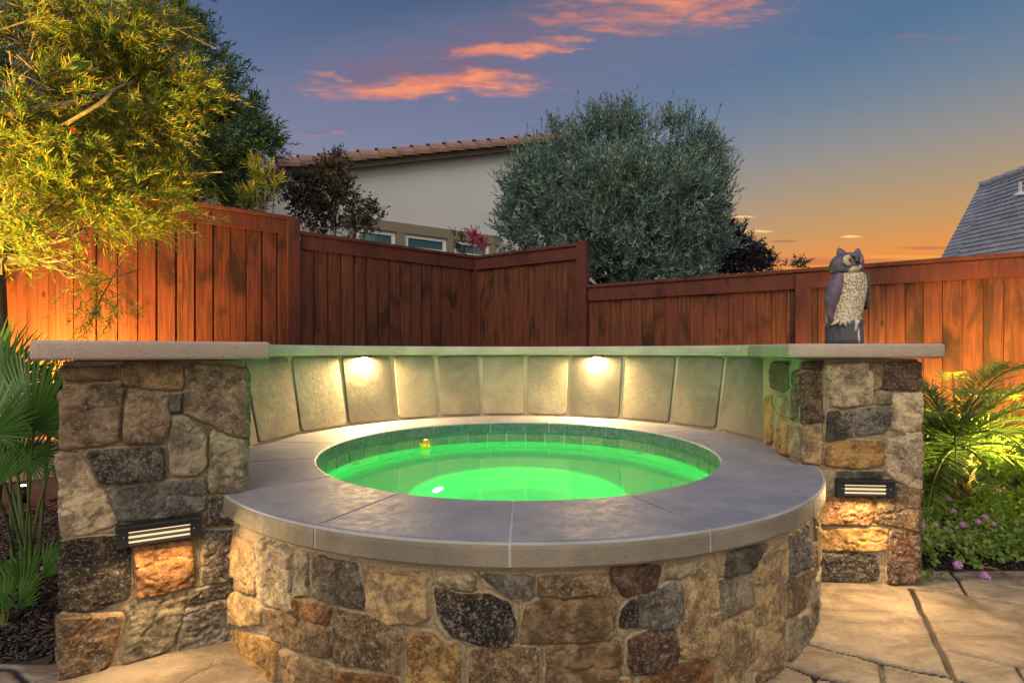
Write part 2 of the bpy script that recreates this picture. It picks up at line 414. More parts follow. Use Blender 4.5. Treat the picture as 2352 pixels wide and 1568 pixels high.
def grainy(name, c, c2, sc, r=.7, bd=.003):
    def f(kk):
        n = kk.noise(pos(kk), sc, 6, .65); return princ(kk, kk.mix(kk.smooth(n, .35, .65), c, c2), r, n, bd)
    return mat(name, f)
M_BLACK = grainy('black metal', (.012, .014, .016), (.022, .026, .03), 80, .4, .0005)
M_SILVER = plain('screw steel', (.5, .5, .5), .3, 1.0)
def emit(name, c, s):
    def f(kk):
        e = kk.node('ShaderNodeEmission'); kk.put(e.inputs[0], c); e.inputs[1].default_value = s; return e.outputs[0]
    return mat(name, f)
M_TUBE = emit('warm lamp tube', (1, .74, .42), 1.15)
M_LED = emit('warm led strip', (1, .80, .48), 9)
M_SPALED = emit('spa lamp lens', (.35, 1, .55), 6)
def m_stucco(kk):
    p = pos(kk); a = kk.noise(p, 45, 5, .7); b = kk.noise(p, 1.2, 4, .6)
    return princ(kk, kk.mix(b, (.52, .545, .59), (.62, .645, .69)), .9, a, .02, .8, .2)
M_STUCCO = mat('beige stucco', m_stucco)
M_TRIM = grainy('brown stucco trim', (.20, .165, .13), (.25, .205, .16), 40, .9, .006)
M_FASCIA = grainy('dark fascia', (.05, .038, .034), (.07, .05, .045), 20, .7, .002)
M_WHITE = plain('white vinyl', (.72, .74, .76), .35)
M_GLASS = mat('window glass', lambda kk: princ(kk, (.05, .13, .17), .06, None, spec=.9))
def m_rooftile(kk):
    p = pos(kk); n = kk.noise(p, 7, 6, .65); r = island(kk)
    c = kk.mix(kk.smooth(n, .35, .65), (.20, .105, .08), (.30, .18, .145)); c = kk.mix(kk.math('MULTIPLY', r, .5), c, (.24, .15, .15))
    return princ(kk, c, .7, n, .006)
M_ROOFTILE = mat('clay roof tile', m_rooftile)
def m_slate(kk):
    p = pos(kk); n = kk.noise(p, 3, 6, .65); n2 = kk.noise(kk.scaled(p, (1, 1, .3)), 22, 4, .6); r = island(kk)
    c = kk.mix(kk.smooth(n, .35, .65), (.15, .17, .22), (.24, .23, .27)); c = kk.mix(kk.math('MULTIPLY', r, .5), c, (.12, .155, .22))
    return princ(kk, c, .6, n2, .02)
M_SLATE = mat('grey roof tile', m_slate)
M_SOIL = grainy('soil', (.03, .022, .016), (.07, .05, .035), 30, .9, .01)

# ------------------------------------------------------------------ spa geometry constants
CX, CY = 0.030, 2.81
HS = EYE - 0.505             # coping top
R_IN, R_OUT, R_WALL = 1.0, 1.405, 1.374
WATER_Z = HS - 0.129
def cyl(a, r, z): return Vector((CX + r * math.cos(a), CY + r * math.sin(a), z))
def ang_px(px, r):            # far intersection of the sight line at px with a circle round the spa
    kx = (px - 1176) / F; d = Vector((kx, 1)).normalized(); c = Vector((CX, CY))
    b = d.dot(c); disc = b * b - (c.length_squared - r * r); t = b + math.sqrt(disc); p = d * t
    return math.atan2(p.y - CY, p.x - CX)

# ------------------------------------------------------------------ stonework as relief sheets
PAL = dict(dk=(.090, .090, .088), nb=(.026, .022, .020), br=(.24, .165, .095), pb=(.29, .22, .155), tn=(.46, .34, .19), cr=(.62, .52, .38),
           gy=(.31, .285, .215), ru=(.27, .13, .045), oc=(.46, .29, .10), mr=(.12, .066, .045), lg=(.47, .40, .295), sl=(.15, .15, .15))
def chaikin(P, r=.075):
    o = []
    for i in range(len(P)):
        a, b = np.array(P[i]), np.array(P[(i + 1) % len(P)]); o += [a * (1 - r) + b * r, a * r + b * (1 - r)]
    return o
def sdf(px, py, P):
    P = np.array(P); n = len(P); d = np.full(px.shape, 1e9); ins = np.zeros(px.shape, bool)
    for i in range(n):
        a, b = P[i], P[(i + 1) % n]; e = b - a; wx, wy = px - a[0], py - a[1]
        t = np.clip((wx * e[0] + wy * e[1]) / (e @ e + 1e-12), 0, 1)
        d = np.minimum(d, np.hypot(wx - e[0] * t, wy - e[1] * t))
        c = (a[1] > py) != (b[1] > py)
        xx = a[0] + (py - a[1]) * e[0] / (e[1] if abs(e[1]) > 1e-12 else 1e-12)
        ins ^= c & (px < xx)
    return np.where(ins, d, -d)
def rubble(u0, u1, v0, v1, avoid=()):
    """random coursed rubble, leaves out what touches the traced stones"""
    out = []; v = v0; keys = list(PAL)
    while v < v1 - .03:
        h = min(random.uniform(.09, .19), v1 - v); u = u0 + random.uniform(-.1, 0)
        while u < u1:
            w = random.uniform(.10, .26); j = lambda: random.uniform(-.010, .010)
            P = [(u + .009 + j() / 2, v + .009 + j() / 2), (u + w / 2, v + .007 + j() / 2), (u + w - .009 + j() / 2, v + .009 + j() / 2), (u + w - .008 + j(), v + h * .5), (u + w - .012 + j() / 2, v + h - .009 + j() / 2),
                 (u + w / 2, v + h - .008 + j() / 2), (u + .012 + j() / 2, v + h - .009 + j() / 2), (u + .008 + j() / 2, v + h * .5)]
            if not any(u < b and u + w > a and v < d and v + h > c for a, b, c, d in avoid):
                out.append((P, random.choice(keys)))
            u += w
        v += h
    return out
def stone_sheet(name, parent, place, u0, u1, v0, v1, stones, res=.0045, prot=.016, seed=0, wrap=None):
    nu, nv = int((u1 - u0) / res) + 1, int((v1 - v0) / res) + 1
    uu, vv = np.meshgrid(np.linspace(u0, u1, nu), np.linspace(v0, v1, nv))
    wu = uu + (fbm(uu * 22, vv * 22, seed, 3) - .44) * .011 + (fbm(uu * 90, vv * 90, seed + 5, 2) - .37) * .006
    wv = vv + (fbm(uu * 22, vv * 22, seed + 50, 3) - .44) * .011 + (fbm(uu * 90, vv * 90, seed + 55, 2) - .37) * .006
    best = np.full(uu.shape, -1e9); col = np.zeros(uu.shape + (3,)); rnd = np.zeros(uu.shape); slope = np.zeros(uu.shape)
    pr = np.ones(uu.shape)
    for i, (P, c) in enumerate(stones):
        A = np.array(P); mn, mx = A.min(0) - .04, A.max(0) + .04
        js = np.where((uu[0] >= mn[0]) & (uu[0] <= mx[0]))[0]; is_ = np.where((vv[:, 0] >= mn[1]) & (vv[:, 0] <= mx[1]))[0]
        if len(js) == 0 or len(is_) == 0: continue
        sl = (slice(is_[0], is_[-1] + 1), slice(js[0], js[-1] + 1))
        d = sdf(wu[sl], wv[sl], chaikin(P)); m = d > best[sl]
        best[sl] = np.where(m, d, best[sl]); cc = np.array(PAL[c]) * random.uniform(.85, 1.2)
        col[sl] = np.where(m[..., None], cc, col[sl]); rnd[sl] = np.where(m, (i * .618) % 1, rnd[sl])
        ctr = A.mean(0); tx, ty = random.uniform(-.05, .05), random.uniform(-.05, .05)
        slope[sl] = np.where(m, (uu[sl] - ctr[0]) * tx + (vv[sl] - ctr[1]) * ty, slope[sl])
        pr[sl] = np.where(m, random.uniform(.75, 1.35), pr[sl])
    t = np.clip((best + .0075) / .0075, 0, 1); t = t * t * (3 - 2 * t)
    soft = np.clip((best + .004) / .012, 0, 1)
    rg_ = np.abs(fbm(uu * 9 + rnd * 40, vv * 12 + rnd * 17, seed + 77, 4) - .47)
    cl = np.floor((fbm(uu * 7 + rnd * 30, vv * 9, seed + 9, 3)) * 9) / 9
    face = prot * pr * (.82 + .18 * np.sqrt(soft)) + slope + (fbm(uu * 16, vv * 16, seed + 9, 5) - .48) * .008 + (cl - .45) * .016 - np.clip(.05 - rg_, 0, 1) * .09 + (fbm(uu * 70, vv * 70, seed + 19, 3) - .43) * .007
    mort = (fbm(uu * 30, vv * 30, seed + 3, 4) - .47) * .006 - .001
    h = mort * (1 - t) + face * t - .0055 * np.exp(-((best + .0085) / .0028) ** 2)
    xyz = place(uu.ravel(), vv.ravel(), h.ravel())
    idx = np.arange(nu * nv).reshape(nv, nu)
    fc = np.stack([idx[:-1, :-1], idx[:-1, 1:], idx[1:, 1:], idx[1:, :-1]], -1).reshape(-1, 4)
    ca = np.concatenate([col.reshape(-1, 3), t.reshape(-1, 1)], 1)
    me = mesh_np(name, xyz, fc, {'stone': ca, 'rnd': rnd.ravel()})
    return link(name, me, M_STONE, parent, True)

def perimeter_place(poly, rad=.015):
    """u runs along the closed polygon starting at its first corner; corners are rounded, h pushes outward"""
    P = [np.array(p, float) for p in poly]; n = len(P); L = [np.linalg.norm(P[(i + 1) % n] - P[i]) for i in range(n)]
    cum = np.concatenate([[0], np.cumsum(L)]); T = cum[-1]
    nrm = []
    for i in range(n):
        e = (P[(i + 1) % n] - P[i]) / L[i]; nrm.append(np.array([e[1], -e[0]]))
    def base(u):
        u = np.mod(u, T); i = np.clip(np.searchsorted(cum, u, side='right') - 1, 0, n - 1)
        Pa = np.array(P); f = (u - cum[i]) / np.array(L)[i]; a = Pa[i]; b = Pa[(i + 1) % n]
        return a + (b - a) * f[:, None], np.array(nrm)[i]
    def place(u, v, h):
        c = 0; nn = 0
        for o in np.linspace(-rad, rad, 7):
            b, m = base(u + o); c = c + b / 7; nn = nn + m / 7
        nn = nn / np.linalg.norm(nn, axis=1)[:, None]
        xy = c + nn * h[:, None]
        return np.concatenate([xy, v[:, None]], 1)
    return place, T, L

def crop(x0, y0, s):      # tracing coordinates -> 2352 px picture units
    return lambda p: (x0 + s * p[0], y0 + s * p[1])
def plane_uv(P0, P1):      # tracing onto the vertical face from P0 to P1
    P0, P1 = Vector(P0), Vector(P1); e = (P1 - P0).normalized()
    def f(p):
        kx = (p[0] - 1176) / F
        # (kx*d, d) = P0 + e*u
        d = (P0.x * e.y - P0.y * e.x) / (kx * e.y - e.x)
        u = (Vector((kx * d, d)) - P0).dot(e)
        return (u, EYE + (808 - p[1]) / F * d)
    return f
def cyl_uv(p, r=R_WALL):
    kx = (p[0] - 1176) / F; d = Vector((kx, 1)).normalized(); c = Vector((CX, CY)); b = d.dot(c)
    disc = max(b * b - (c.length_squared - r * r), 0); t = b - math.sqrt(disc); q = d * t
    a = math.atan2(q.y - CY, q.x - CX)
    return (a * r, EYE + (808 - p[1]) / F * q.y)

# ---- left pillar
LP = [(-1.416, 1.668), (-.965, 1.924), (-1.32, 2.39), (-1.71, 2.15)]
c1 = crop(0, 765.7, .5116)
left_tr = [
 ([(285,150),(520,148),(522,203),(285,207)],'br'), ([(545,138),(822,135),(820,245),(770,252),(560,235),(545,200)],'br'),
 ([(838,135),(1130,160),(1120,475),(1040,455),(940,400),(825,355)],'pb'),
 ([(270,240),(545,222),(560,250),(545,300),(530,480),(440,502),(270,528)],'pb'),
 ([(570,255),(750,270),(750,330),(765,380),(755,430),(725,490),(555,485)],'pb'), ([(765,275),(818,273),(812,352),(765,352)],'dk'),
 ([(775,375),(830,368),(925,420),(930,590),(880,635),(765,630)],'gy'), ([(945,440),(1130,485),(1110,715),(940,712)],'gy'),
 ([(385,530),(730,505),(738,650),(465,675)],'dk'), ([(255,540),(310,538),(370,575),(420,640),(470,720),(530,850),(400,895),(250,918)],'cr'),
 ([(487,690),(905,655),(930,680),(915,800),(540,845)],'sl'), ([(945,728),(1120,735),(1120,855),(920,855)],'dk'),
 ([(245,935),(540,905),(585,960),(580,1180),(405,1245),(245,1230)],'nb'), ([(605,930),(870,915),(872,1130),(790,1150),(620,1190)],'ru'),
 ([(915,885),(1110,880),(1110,1110),(915,1120)],'dk'), ([(245,1260),(545,1260),(550,1280),(480,1500),(310,1540),(245,1560)],'br'),
 ([(600,1195),(830,1165),(835,1200),(775,1410),(550,1485)],'gy'), ([(855,1160),(1110,1115),(1110,1165),(850,1210)],'dk'),
 ([(835,1235),(1100,1175),(1095,1350),(960,1390),(805,1425)],'sl')]
lpu = plane_uv(LP[0], LP[1])
def stone_pillar(poly, traced, label, seed, extra_avoid=()):
    th = thing('stone_pillar', label, 'pillar', (0, 0, 0), 0, 'stone pillars at the ends of the curved wall')
    place, T, L = perimeter_place(poly)
    tr = []
    for P, c in traced:
        tr.append((P, c))
    us = -(L[3] + L[2] * .5)
    zt = EYE - .030
    rest = rubble(L[0] + .10, T + us, .01, zt - .02, extra_avoid) + rubble(us, -.13, .01, zt - .02, extra_avoid)
    stone_sheet('stone_facing', th, place, us, T + us, -.02, zt, tr + rest, .0038, .014, seed)
    pc = Vector((sum(p[0] for p in poly) / 4, sum(p[1] for p in poly) / 4))
    inner = [tuple(pc + (Vector(p) - pc) * .93) for p in poly]
    MB().prism(inner, -.02, zt - .004).build('mortar_core', M_MORTAR, th)
    # offset cap
    out = []
    n = 4
    for i in range(n):
        p0, p1, p2 = Vector(poly[i - 1]), Vector(poly[i]), Vector(poly[(i + 1) % n])
        e0 = (p1 - p0).normalized(); e1 = (p2 - p1).normalized(); n0 = Vector((e0.y, -e0.x)); n1 = Vector((e1.y, -e1.x))
        bis = (n0 + n1).normalized(); out.append(tuple(p1 + bis * (.066 / max(bis.dot(n0), .5))))
    MB().prism(out, EYE - .026, EYE + .036, .011, 3).build('cap_slab', M_CAPCONC, th, True)
    o = th.children[-1]
    nmod = o.modifiers.new('wn', 'WEIGHTED_NORMAL')
    return th
lt = [([lpu(c1(p)) for p in P], c) for P, c in left_tr]
left_pier = stone_pillar(LP, lt, 'left stone pillar with a tilted louvered light and white streaked dark stones', 3)

# ---- right pillar
RP = [(1.29, 2.38), (1.80, 2.34), (1.88, 2.98), (1.43, 3.03)]
c4 = crop(1684.5, 750.4, .4005)
right_tr = [
 ([(388,205),(515,195),(505,245),(388,240)],'mr'), ([(390,265),(505,250),(515,540),(450,550),(385,545)],'mr'),
 ([(392,565),(505,560),(500,780),(480,790),(388,770)],'tn'), ([(530,215),(770,205),(795,300),(795,445),(640,460),(555,450),(535,350)],'lg'),
 ([(860,205),(1110,205),(1110,360),(850,360)],'mr'), ([(790,210),(850,205),(840,350),(800,360)],'tn'),
 ([(820,375),(900,375),(895,440),(820,440)],'gy'), ([(535,490),(600,480),(630,540),(650,630),(525,650)],'dk'),
 ([(640,495),(700,480),(830,460),(900,465),(890,560),(850,610),(660,635)],'sl'), ([(912,385),(1110,378),(1110,590),(940,600),(900,580)],'cr'),
 ([(525,690),(640,655),(860,655),(850,795),(700,812),(520,790)],'oc'), ([(875,610),(1120,605),(1120,925),(1060,925),(985,905),(875,840)],'lg'),
 ([(390,830),(590,830),(580,960),(390,990)],'gy'), ([(600,830),(855,830),(855,865),(600,868)],'dk'),
 ([(390,1000),(580,965),(800,980),(800,1110),(760,1135),(390,1120)],'ru'), ([(815,975),(905,965),(915,910),(1120,940),(1120,1170),(1050,1165),(815,1120)],'br'),
 ([(390,1155),(885,1160),(880,1250),(860,1280),(390,1275)],'oc'), ([(390,1295),(700,1290),(810,1310),(835,1400),(810,1455),(390,1450)],'dk'),
 ([(910,1170),(1120,1175),(1120,1470),(880,1465),(885,1300)],'mr')]
rpu = plane_uv(RP[0], RP[1])
rt = [([rpu(c4(p)) for p in P], c) for P, c in right_tr]
place_r, T_R, L_R = perimeter_place(RP)
spu = plane_uv(RP[3], RP[0])
side_tr = [([(225,205),(325,205),(325,350),(290,375),(220,350)],'mr'), ([(342,260),(380,250),(375,520),(342,535)],'mr'),
 ([(185,400),(235,400),(232,660),(188,685)],'oc'), ([(252,405),(320,410),(325,520),(258,500)],'lg'), ([(258,545),(320,550),(325,735),(255,715)],'oc'),
 ([(336,560),(378,560),(378,760),(336,730)],'lg')]
for P, c in side_tr:
    Q = [spu(c4(p)) for p in P]; Q = [(x - L_R[3], y) for x, y in Q]; rt.append((Q, c))
right_pier = stone_pillar(RP, rt, 'right stone pillar beneath the owl decoy with pale mottled stones', 8, [(-L_R[3] - .05, .2, 0.5, 1.2)])

# ---- the spa
spa = thing('hot_tub', 'round raised stone hot tub filled with glowing green water', 'hot tub')
c2 = crop(459.4, 1148.5, .3581); c3 = crop(1225.1, 1133.2, .3256)
spa_tr2 = [
 ([(120,150),(235,185),(240,480),(175,500),(110,480)],'tn'), ([(250,215),(375,290),(370,610),(250,560)],'tn'), ([(390,240),(590,320),(600,690),(560,705),(390,640)],'lg'),
 ([(610,325),(700,335),(700,600),(610,610)],'gy'), ([(740,345),(1010,405),(1070,690),(740,620)],'dk'), ([(1060,425),(1440,465),(1460,760),(1250,790),(1085,720)],'tn'),
 ([(1525,470),(1765,475),(1760,575),(1640,560),(1530,520)],'lg'), ([(1800,475),(2130,475),(2130,610),(2010,610),(1900,560)],'sl'),
 ([(1505,555),(1640,600),(1860,605),(1980,650),(2020,760),(1990,920),(1790,915),(1620,860),(1540,740)],'nb'), ([(605,620),(860,680),(830,790),(610,730)],'ru'),
 ([(410,700),(600,730),(840,810),(835,1000),(740,980),(460,880)],'br'), ([(880,695),(1050,740),(1260,830),(1305,900),(1265,1095),(1180,1080),(845,1030)],'br'),
 ([(165,560),(340,640),(400,700),(400,790),(240,790),(170,740)],'tn'), ([(245,830),(500,900),(510,1150),(470,1130),(290,1040)],'oc'),
 ([(90,520),(150,560),(160,760),(90,740)],'tn'), ([(100,780),(225,810),(230,1010),(110,960)],'oc'),
 ([(510,950),(850,1060),(850,1250),(560,1250)],'tn'), ([(1340,830),(1480,840),(1570,910),(1665,920),(1670,1170),(1660,1290),(1330,1290)],'oc'),
 ([(1740,970),(1960,940),(2160,950),(2160,1150),(2150,1290),(1730,1290)],'br'), ([(880,1090),(1270,1130),(1290,1260),(870,1230)],'ru'),
 ([(280,1110),(480,1180),(520,1330),(310,1270)],'br'), ([(560,1275),(850,1275),(860,1420),(600,1420)],'dk'), ([(890,1290),(1300,1300),(1300,1420),(890,1420)],'gy'),
 ([(1330,1315),(1700,1315),(1700,1420),(1330,1420)],'dk'), ([(1730,1320),(2160,1320),(2160,1420),(1730,1420)],'tn')]
spa_tr3 = [
 ([(-52,790),(0,760),(300,735),(570,740),(545,900),(540,1000),(250,1040),(-90,1045),(-95,1000)],'br'), ([(40,582),(320,575),(525,550),(540,700),(40,720)],'br'),
 ([(550,510),(890,505),(870,650),(630,720),(555,600)],'mr'), ([(930,512),(1140,475),(1130,550),(1000,585),(930,585)],'gy'),
 ([(740,700),(900,660),(980,620),(1030,630),(1040,830),(1000,935),(740,945)],'sl'), ([(600,930),(620,820),(700,740),(720,760),(720,930)],'nb'),
 ([(95,1070),(600,1020),(620,1280),(90,1370)],'br'), ([(670,1020),(780,970),(1000,960),(1020,1150),(960,1240),(690,1260),(650,1180)],'mr'),
 ([(1060,610),(1200,490),(1290,580),(1280,1110),(1200,1140),(1030,1130),(1040,900)],'tn'), ([(1350,410),(1640,345),(1540,520),(1340,590)],'dk'),
 ([(1300,640),(1390,570),(1530,560),(1540,780),(1420,830),(1300,890)],'gy'), ([(1300,920),(1540,810),(1555,1150),(1480,1240),(1470,1400),(1290,1400)],'tn'),
 ([(1570,500),(1700,365),(1770,335),(1780,1190),(1580,1250),(1560,800)],'tn'), ([(1785,320),(1930,220),(1945,490),(1790,570)],'sl'),
 ([(1790,590),(1945,510),(1900,780),(1790,870)],'br'), ([(1800,900),(1975,780),(1940,1050),(1790,1180)],'gy'),
 ([(730,1320),(1000,1200),(1220,1160),(1260,1336),(1250,1500),(740,1500)],'ru'), ([(240,1390),(500,1310),(680,1310),(700,1520),(240,1520)],'ru'),
 ([(1560,1280),(1760,1210),(1760,1400),(1560,1480)],'br')]
st = [([cyl_uv(c2(p)) for p in P], c) for P, c in spa_tr2] + [([cyl_uv(c3(p)) for p in P], c) for P, c in spa_tr3]
umax = max(max(q[0] for q in P) for P, c in st) + .012; umin = min(min(q[0] for q in P) for P, c in st) - .012
U0, U1 = -3.25 * R_WALL, .15 * R_WALL
ztop = HS - .073
st += rubble(umax, U1, .01, ztop - .03, []) + rubble(U0, umin - .25, .01, ztop - .03, [])
def place_cyl(u, v, h):
    a = u / R_WALL; r = R_WALL + h
    return np.stack([CX + r * np.cos(a), CY + r * np.sin(a), v], 1)
stone_sheet('stone_facing', spa, place_cyl, U0, U1, -.02, ztop, st, .0036, .014, 21)

def arc_loft(mb, prof, a0, a1, step=R(2.0), cap=True, mi=None):
    """prof: closed list of (r,z); lofted round the spa centre"""
    n = max(2, int(abs(a1 - a0) / step) + 1); bm = mb.bm
    rings = [[bm.verts.new(cyl(a0 + (a1 - a0) * i / n, r, z)) for r, z in prof] for i in range(n + 1)]
    m = len(prof); fs = []
    for r0, r1 in zip(rings, rings[1:]):
        for j in range(m):
            f = bm.faces.new((r0[j], r0[(j + 1) % m], r1[(j + 1) % m], r1[j]))
            if mi: f.material_index = mi.get(j, 0)
    if cap: bm.faces.new(rings[0][::-1]); bm.faces.new(rings[-1])
    return mb
z0, z1 = HS - .073, HS
for i in range(15):
    a0 = R(-91.5 + 24 * i) + .0034; a1 = R(-91.5 + 24 * (i + 1)) - .0034
    mid = (a0 + a1) / 2; back_ = math.sin(mid) > -.1
    ro = 1.43 if back_ else R_OUT
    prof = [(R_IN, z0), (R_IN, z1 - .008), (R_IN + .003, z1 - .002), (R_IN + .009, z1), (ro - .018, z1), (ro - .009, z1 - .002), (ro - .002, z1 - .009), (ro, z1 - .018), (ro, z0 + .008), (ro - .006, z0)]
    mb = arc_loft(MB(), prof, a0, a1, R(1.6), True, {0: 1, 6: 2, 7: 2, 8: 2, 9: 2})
    mb.build('coping_slab', [M_COPING, M_INNER, M_COPWARM], spa)
arc_loft(MB(), [(R_IN + .006, z0 + .002), (R_IN + .006, z1 - .004), (R_OUT - .004, z1 - .0025), (R_OUT - .0035, z0 + .006)], 0, 2 * math.pi - 1e-4, R(2), False).build('grout_bed', M_GROUT, spa)
# waterline tiles, one band
mb = MB(); NTL = 46
for i in range(NTL):
    a0 = 2 * math.pi * i / NTL + .0035; a1 = 2 * math.pi * (i + 1) / NTL - .0035
    arc_loft(mb, [(1.014, HS - .20), (1.014, HS - .0735), (1.03, HS - .0735), (1.03, HS - .20)], a0, a1, R(2.6))
mb.build('waterline_tile', M_TILE, spa)
# basin: wall, bench, footwell
B_Z, F_Z, R_F = WATER_Z - .46, WATER_Z - .88, .56
prof = [(1.019, HS - .074), (1.019, B_Z + .05), (1.0, B_Z + .01), (.96, B_Z), (R_F + .03, B_Z), (R_F, B_Z - .02), (R_F, F_Z + .06), (R_F - .05, F_Z + .01), (R_F - .12, F_Z), (.001, F_Z)]
bm = bmesh.new(); N = 96
rings = [[bm.verts.new(cyl(2 * math.pi * j / N, r, z)) for j in range(N)] for r, z in prof]
for r0, r1 in zip(rings, rings[1:]):
    for j in range(N): bm.faces.new((r0[j], r1[j], r1[(j + 1) % N], r0[(j + 1) % N]))
me = bpy.data.meshes.new('basin'); bm.to_mesh(me); bm.free(); link('basin', me, M_PLASTER, spa, True)
# jets on the basin wall just under the surface
for px, py in ((820, 1072), (1155, 1024), (1465, 1054)):
    a = ang_px(px, 1.0); c = cyl(a, 1.006, WATER_Z - .12)
    q = Vector((-math.cos(a), -math.sin(a), 0)).to_track_quat('Z', 'Y')
    j = MB()
    for r0_, r1_, zz in ((.034, .030, .004), (.016, .012, .006)):
        rings = []
        for rr, h in ((r0_, 0), (r0_, zz), (r1_, zz), (r1_, 0)):
            rings.append([c + q @ Vector((rr * math.cos(t), rr * math.sin(t), h)) for t in [2 * math.pi * s / 20 for s in range(20)]])
        vs = [[j.bm.verts.new(p) for p in r] for r in rings]
        for r_a, r_b in zip(vs, vs[1:]):
            for s in range(20): j.bm.faces.new((r_a[s], r_a[(s + 1) % 20], r_b[(s + 1) % 20], r_b[s]))
    j.build('jet', plain('jet plastic', (.24, .28, .27), .4), spa, True)
# spa lamp: lens on the far wall of the footwell; unseen lamps below light the water
la = R(147); lc = cyl(la, R_F - .008, WATER_Z - .70)
q = Vector((-math.cos(la), -math.sin(la), 0)).to_track_quat('Z', 'Y')
MB().loft([[lc + q @ Vector((rr * math.cos(t), rr * math.sin(t), h)) for t in [2 * math.pi * s / 24 for s in range(24)]] for rr, h in ((.045, -.01), (.045, .004), (.03, .010))]).build('lamp_lens', M_SPALED, spa)
def lamp(name, typ, loc, power, color, parent=None, size=.05, target=None, spot=None, blend=.5, size_y=None):
    d = bpy.data.lights.new(name, typ); d.energy = power; d.color = color
    if typ == 'AREA':
        d.size = size
        if size_y: d.shape = 'RECTANGLE'; d.size_y = size_y
    else: d.shadow_soft_size = size
    if typ == 'SPOT': d.spot_size = spot; d.spot_blend = blend
    o = bpy.data.objects.new(name, d); COL.objects.link(o); o.location = loc
    if target is not None: o.rotation_euler = (Vector(target) - Vector(loc)).to_track_quat('-Z', 'Y').to_euler()
    if parent is not None: o.parent = parent
    return o
GREEN = (.018, 1.0, .155)
lamp('lamp', 'POINT', cyl(R(-115), .48, WATER_Z - .55), 30, GREEN, spa, .03)
lamp('lamp', 'POINT', cyl(R(-65), .48, WATER_Z - .55), 19, GREEN, spa, .03)
lamp('lamp', 'POINT', cyl(R(-90), .90, WATER_Z - .22), 40, GREEN, spa, .03)  # unseen lamp added under the near rim to brighten the bench

# the water
bm = bmesh.new(); vs = [bm.verts.new(cyl(2 * math.pi * j / 128, 1.0165, WATER_Z)) for j in range(128)]; bm.faces.new(vs)
me = bpy.data.meshes.new('water'); bm.to_mesh(me); bm.free(); water = link('water', me, M_WATER); water['kind'] = 'structure'

# ------------------------------------------------------------------ curved wall behind the spa
cw = thing('curved_wall', 'curved retaining wall of grey concrete panels behind the hot tub', 'wall')
RB, RT = 1.405, 1.495
zb, zt = HS + .004, EYE - .024
jb = [540, 590, 689, 797, 911, 1008, 1106, 1207, 1305, 1425, 1541, 1647, 1775]
ja = [ang_px(x, RB) for x in jb]
ja[0] = ja[1] + R(19)
core = MB(); rings = []
aa = [R(205)] + ja + [R(-2)]
for a in aa:
    rings.append([cyl(a, RB + .001, zb - .08), cyl(a, RT + .001, zt), cyl(a, 1.74, zt), cyl(a, 1.74, -.02), cyl(a, RB + .04, -.02)])
core.loft([[p for p in r] for r in rings])
core.build('mortar_core', M_MORTAR, cw)
for i in range(len(ja) - 1):
    a0, a1 = ja[i], ja[i + 1]
    b0, b1 = cyl(a0, RB, zb), cyl(a1, RB, zb); t0, t1 = cyl(a0, RT, zt), cyl(a1, RT, zt)
    ex = (b1 - b0).normalized(); mb_, mt = (b0 + b1) / 2, (t0 + t1) / 2; ey = (mt - mb_).normalized(); en = ex.cross(ey).normalized()
    if en.dot(Vector((CX, CY, EYE)) - mb_) < 0: en = -en
    hw0, hw1 = (b1 - b0).length / 2 - random.uniform(.012, .017), (t1 - t0).length / 2 - random.uniform(.010, .022); H_ = (mt - mb_).length
    cor = [(-hw0, .012), (hw0, .012), (hw1, H_ - .012), (-hw1, H_ - .012)]
    poly = []
    rc = random.uniform(.018, .032)
    for q_ in range(4):
        p0, p1, p2 = Vector(cor[q_ - 1]), Vector(cor[q_]), Vector(cor[(q_ + 1) % 4]); d0, d1 = (p0 - p1).normalized(), (p2 - p1).normalized()
        for s in np.linspace(0, 1, 5):
            A, B = p1 + d0 * rc, p1 + d1 * rc
            poly.append((A * (1 - s) + p1 * s) * (1 - s) + (p1 * (1 - s) + B * s) * s)
    tl = random.uniform(-.004, .004)
    P3 = lambda p, h: mb_ + ex * p.x + ey * p.y + en * (h + tl * p.x / hw0)
    cpt = Vector((0, H_ / 2)); shrink = lambda p, d: p + (cpt - p).normalized() * d
    pb = MB(); pb.loft([[P3(p, -.012) for p in poly], [P3(p, .008) for p in poly], [P3(shrink(p, .003), .012) for p in poly]])
    pb.build('wall_panel', random.choice(M_PANELS), cw)
cj = [ang_px(x, 1.44) for x in (635, 762, 930, 1103, 1278, 1455, 1582, 1700)]
cj = [R(203)] + cj + [R(3)]
for a0, a1 in zip(cj, cj[1:]):
    za, zc = EYE - .0235, EYE + .043
    prof = [(1.462, za), (1.448, za + .006), (1.442, za + .02), (1.442, zc - .02), (1.448, zc - .006), (1.462, zc), (1.79, zc), (1.80, zc - .02), (1.80, za)]
    arc_loft(MB(), prof, a0 - .0022, a1 + .0022, R(1.6)).build('cap_slab', M_WALLCAP, cw)
arc_loft(MB(), [(1.447, EYE - .0215), (1.447, EYE + .040), (1.79, EYE + .040), (1.79, EYE - .0215)], R(202), R(4), R(2)).build('cap_grout', M_GROUT, cw)

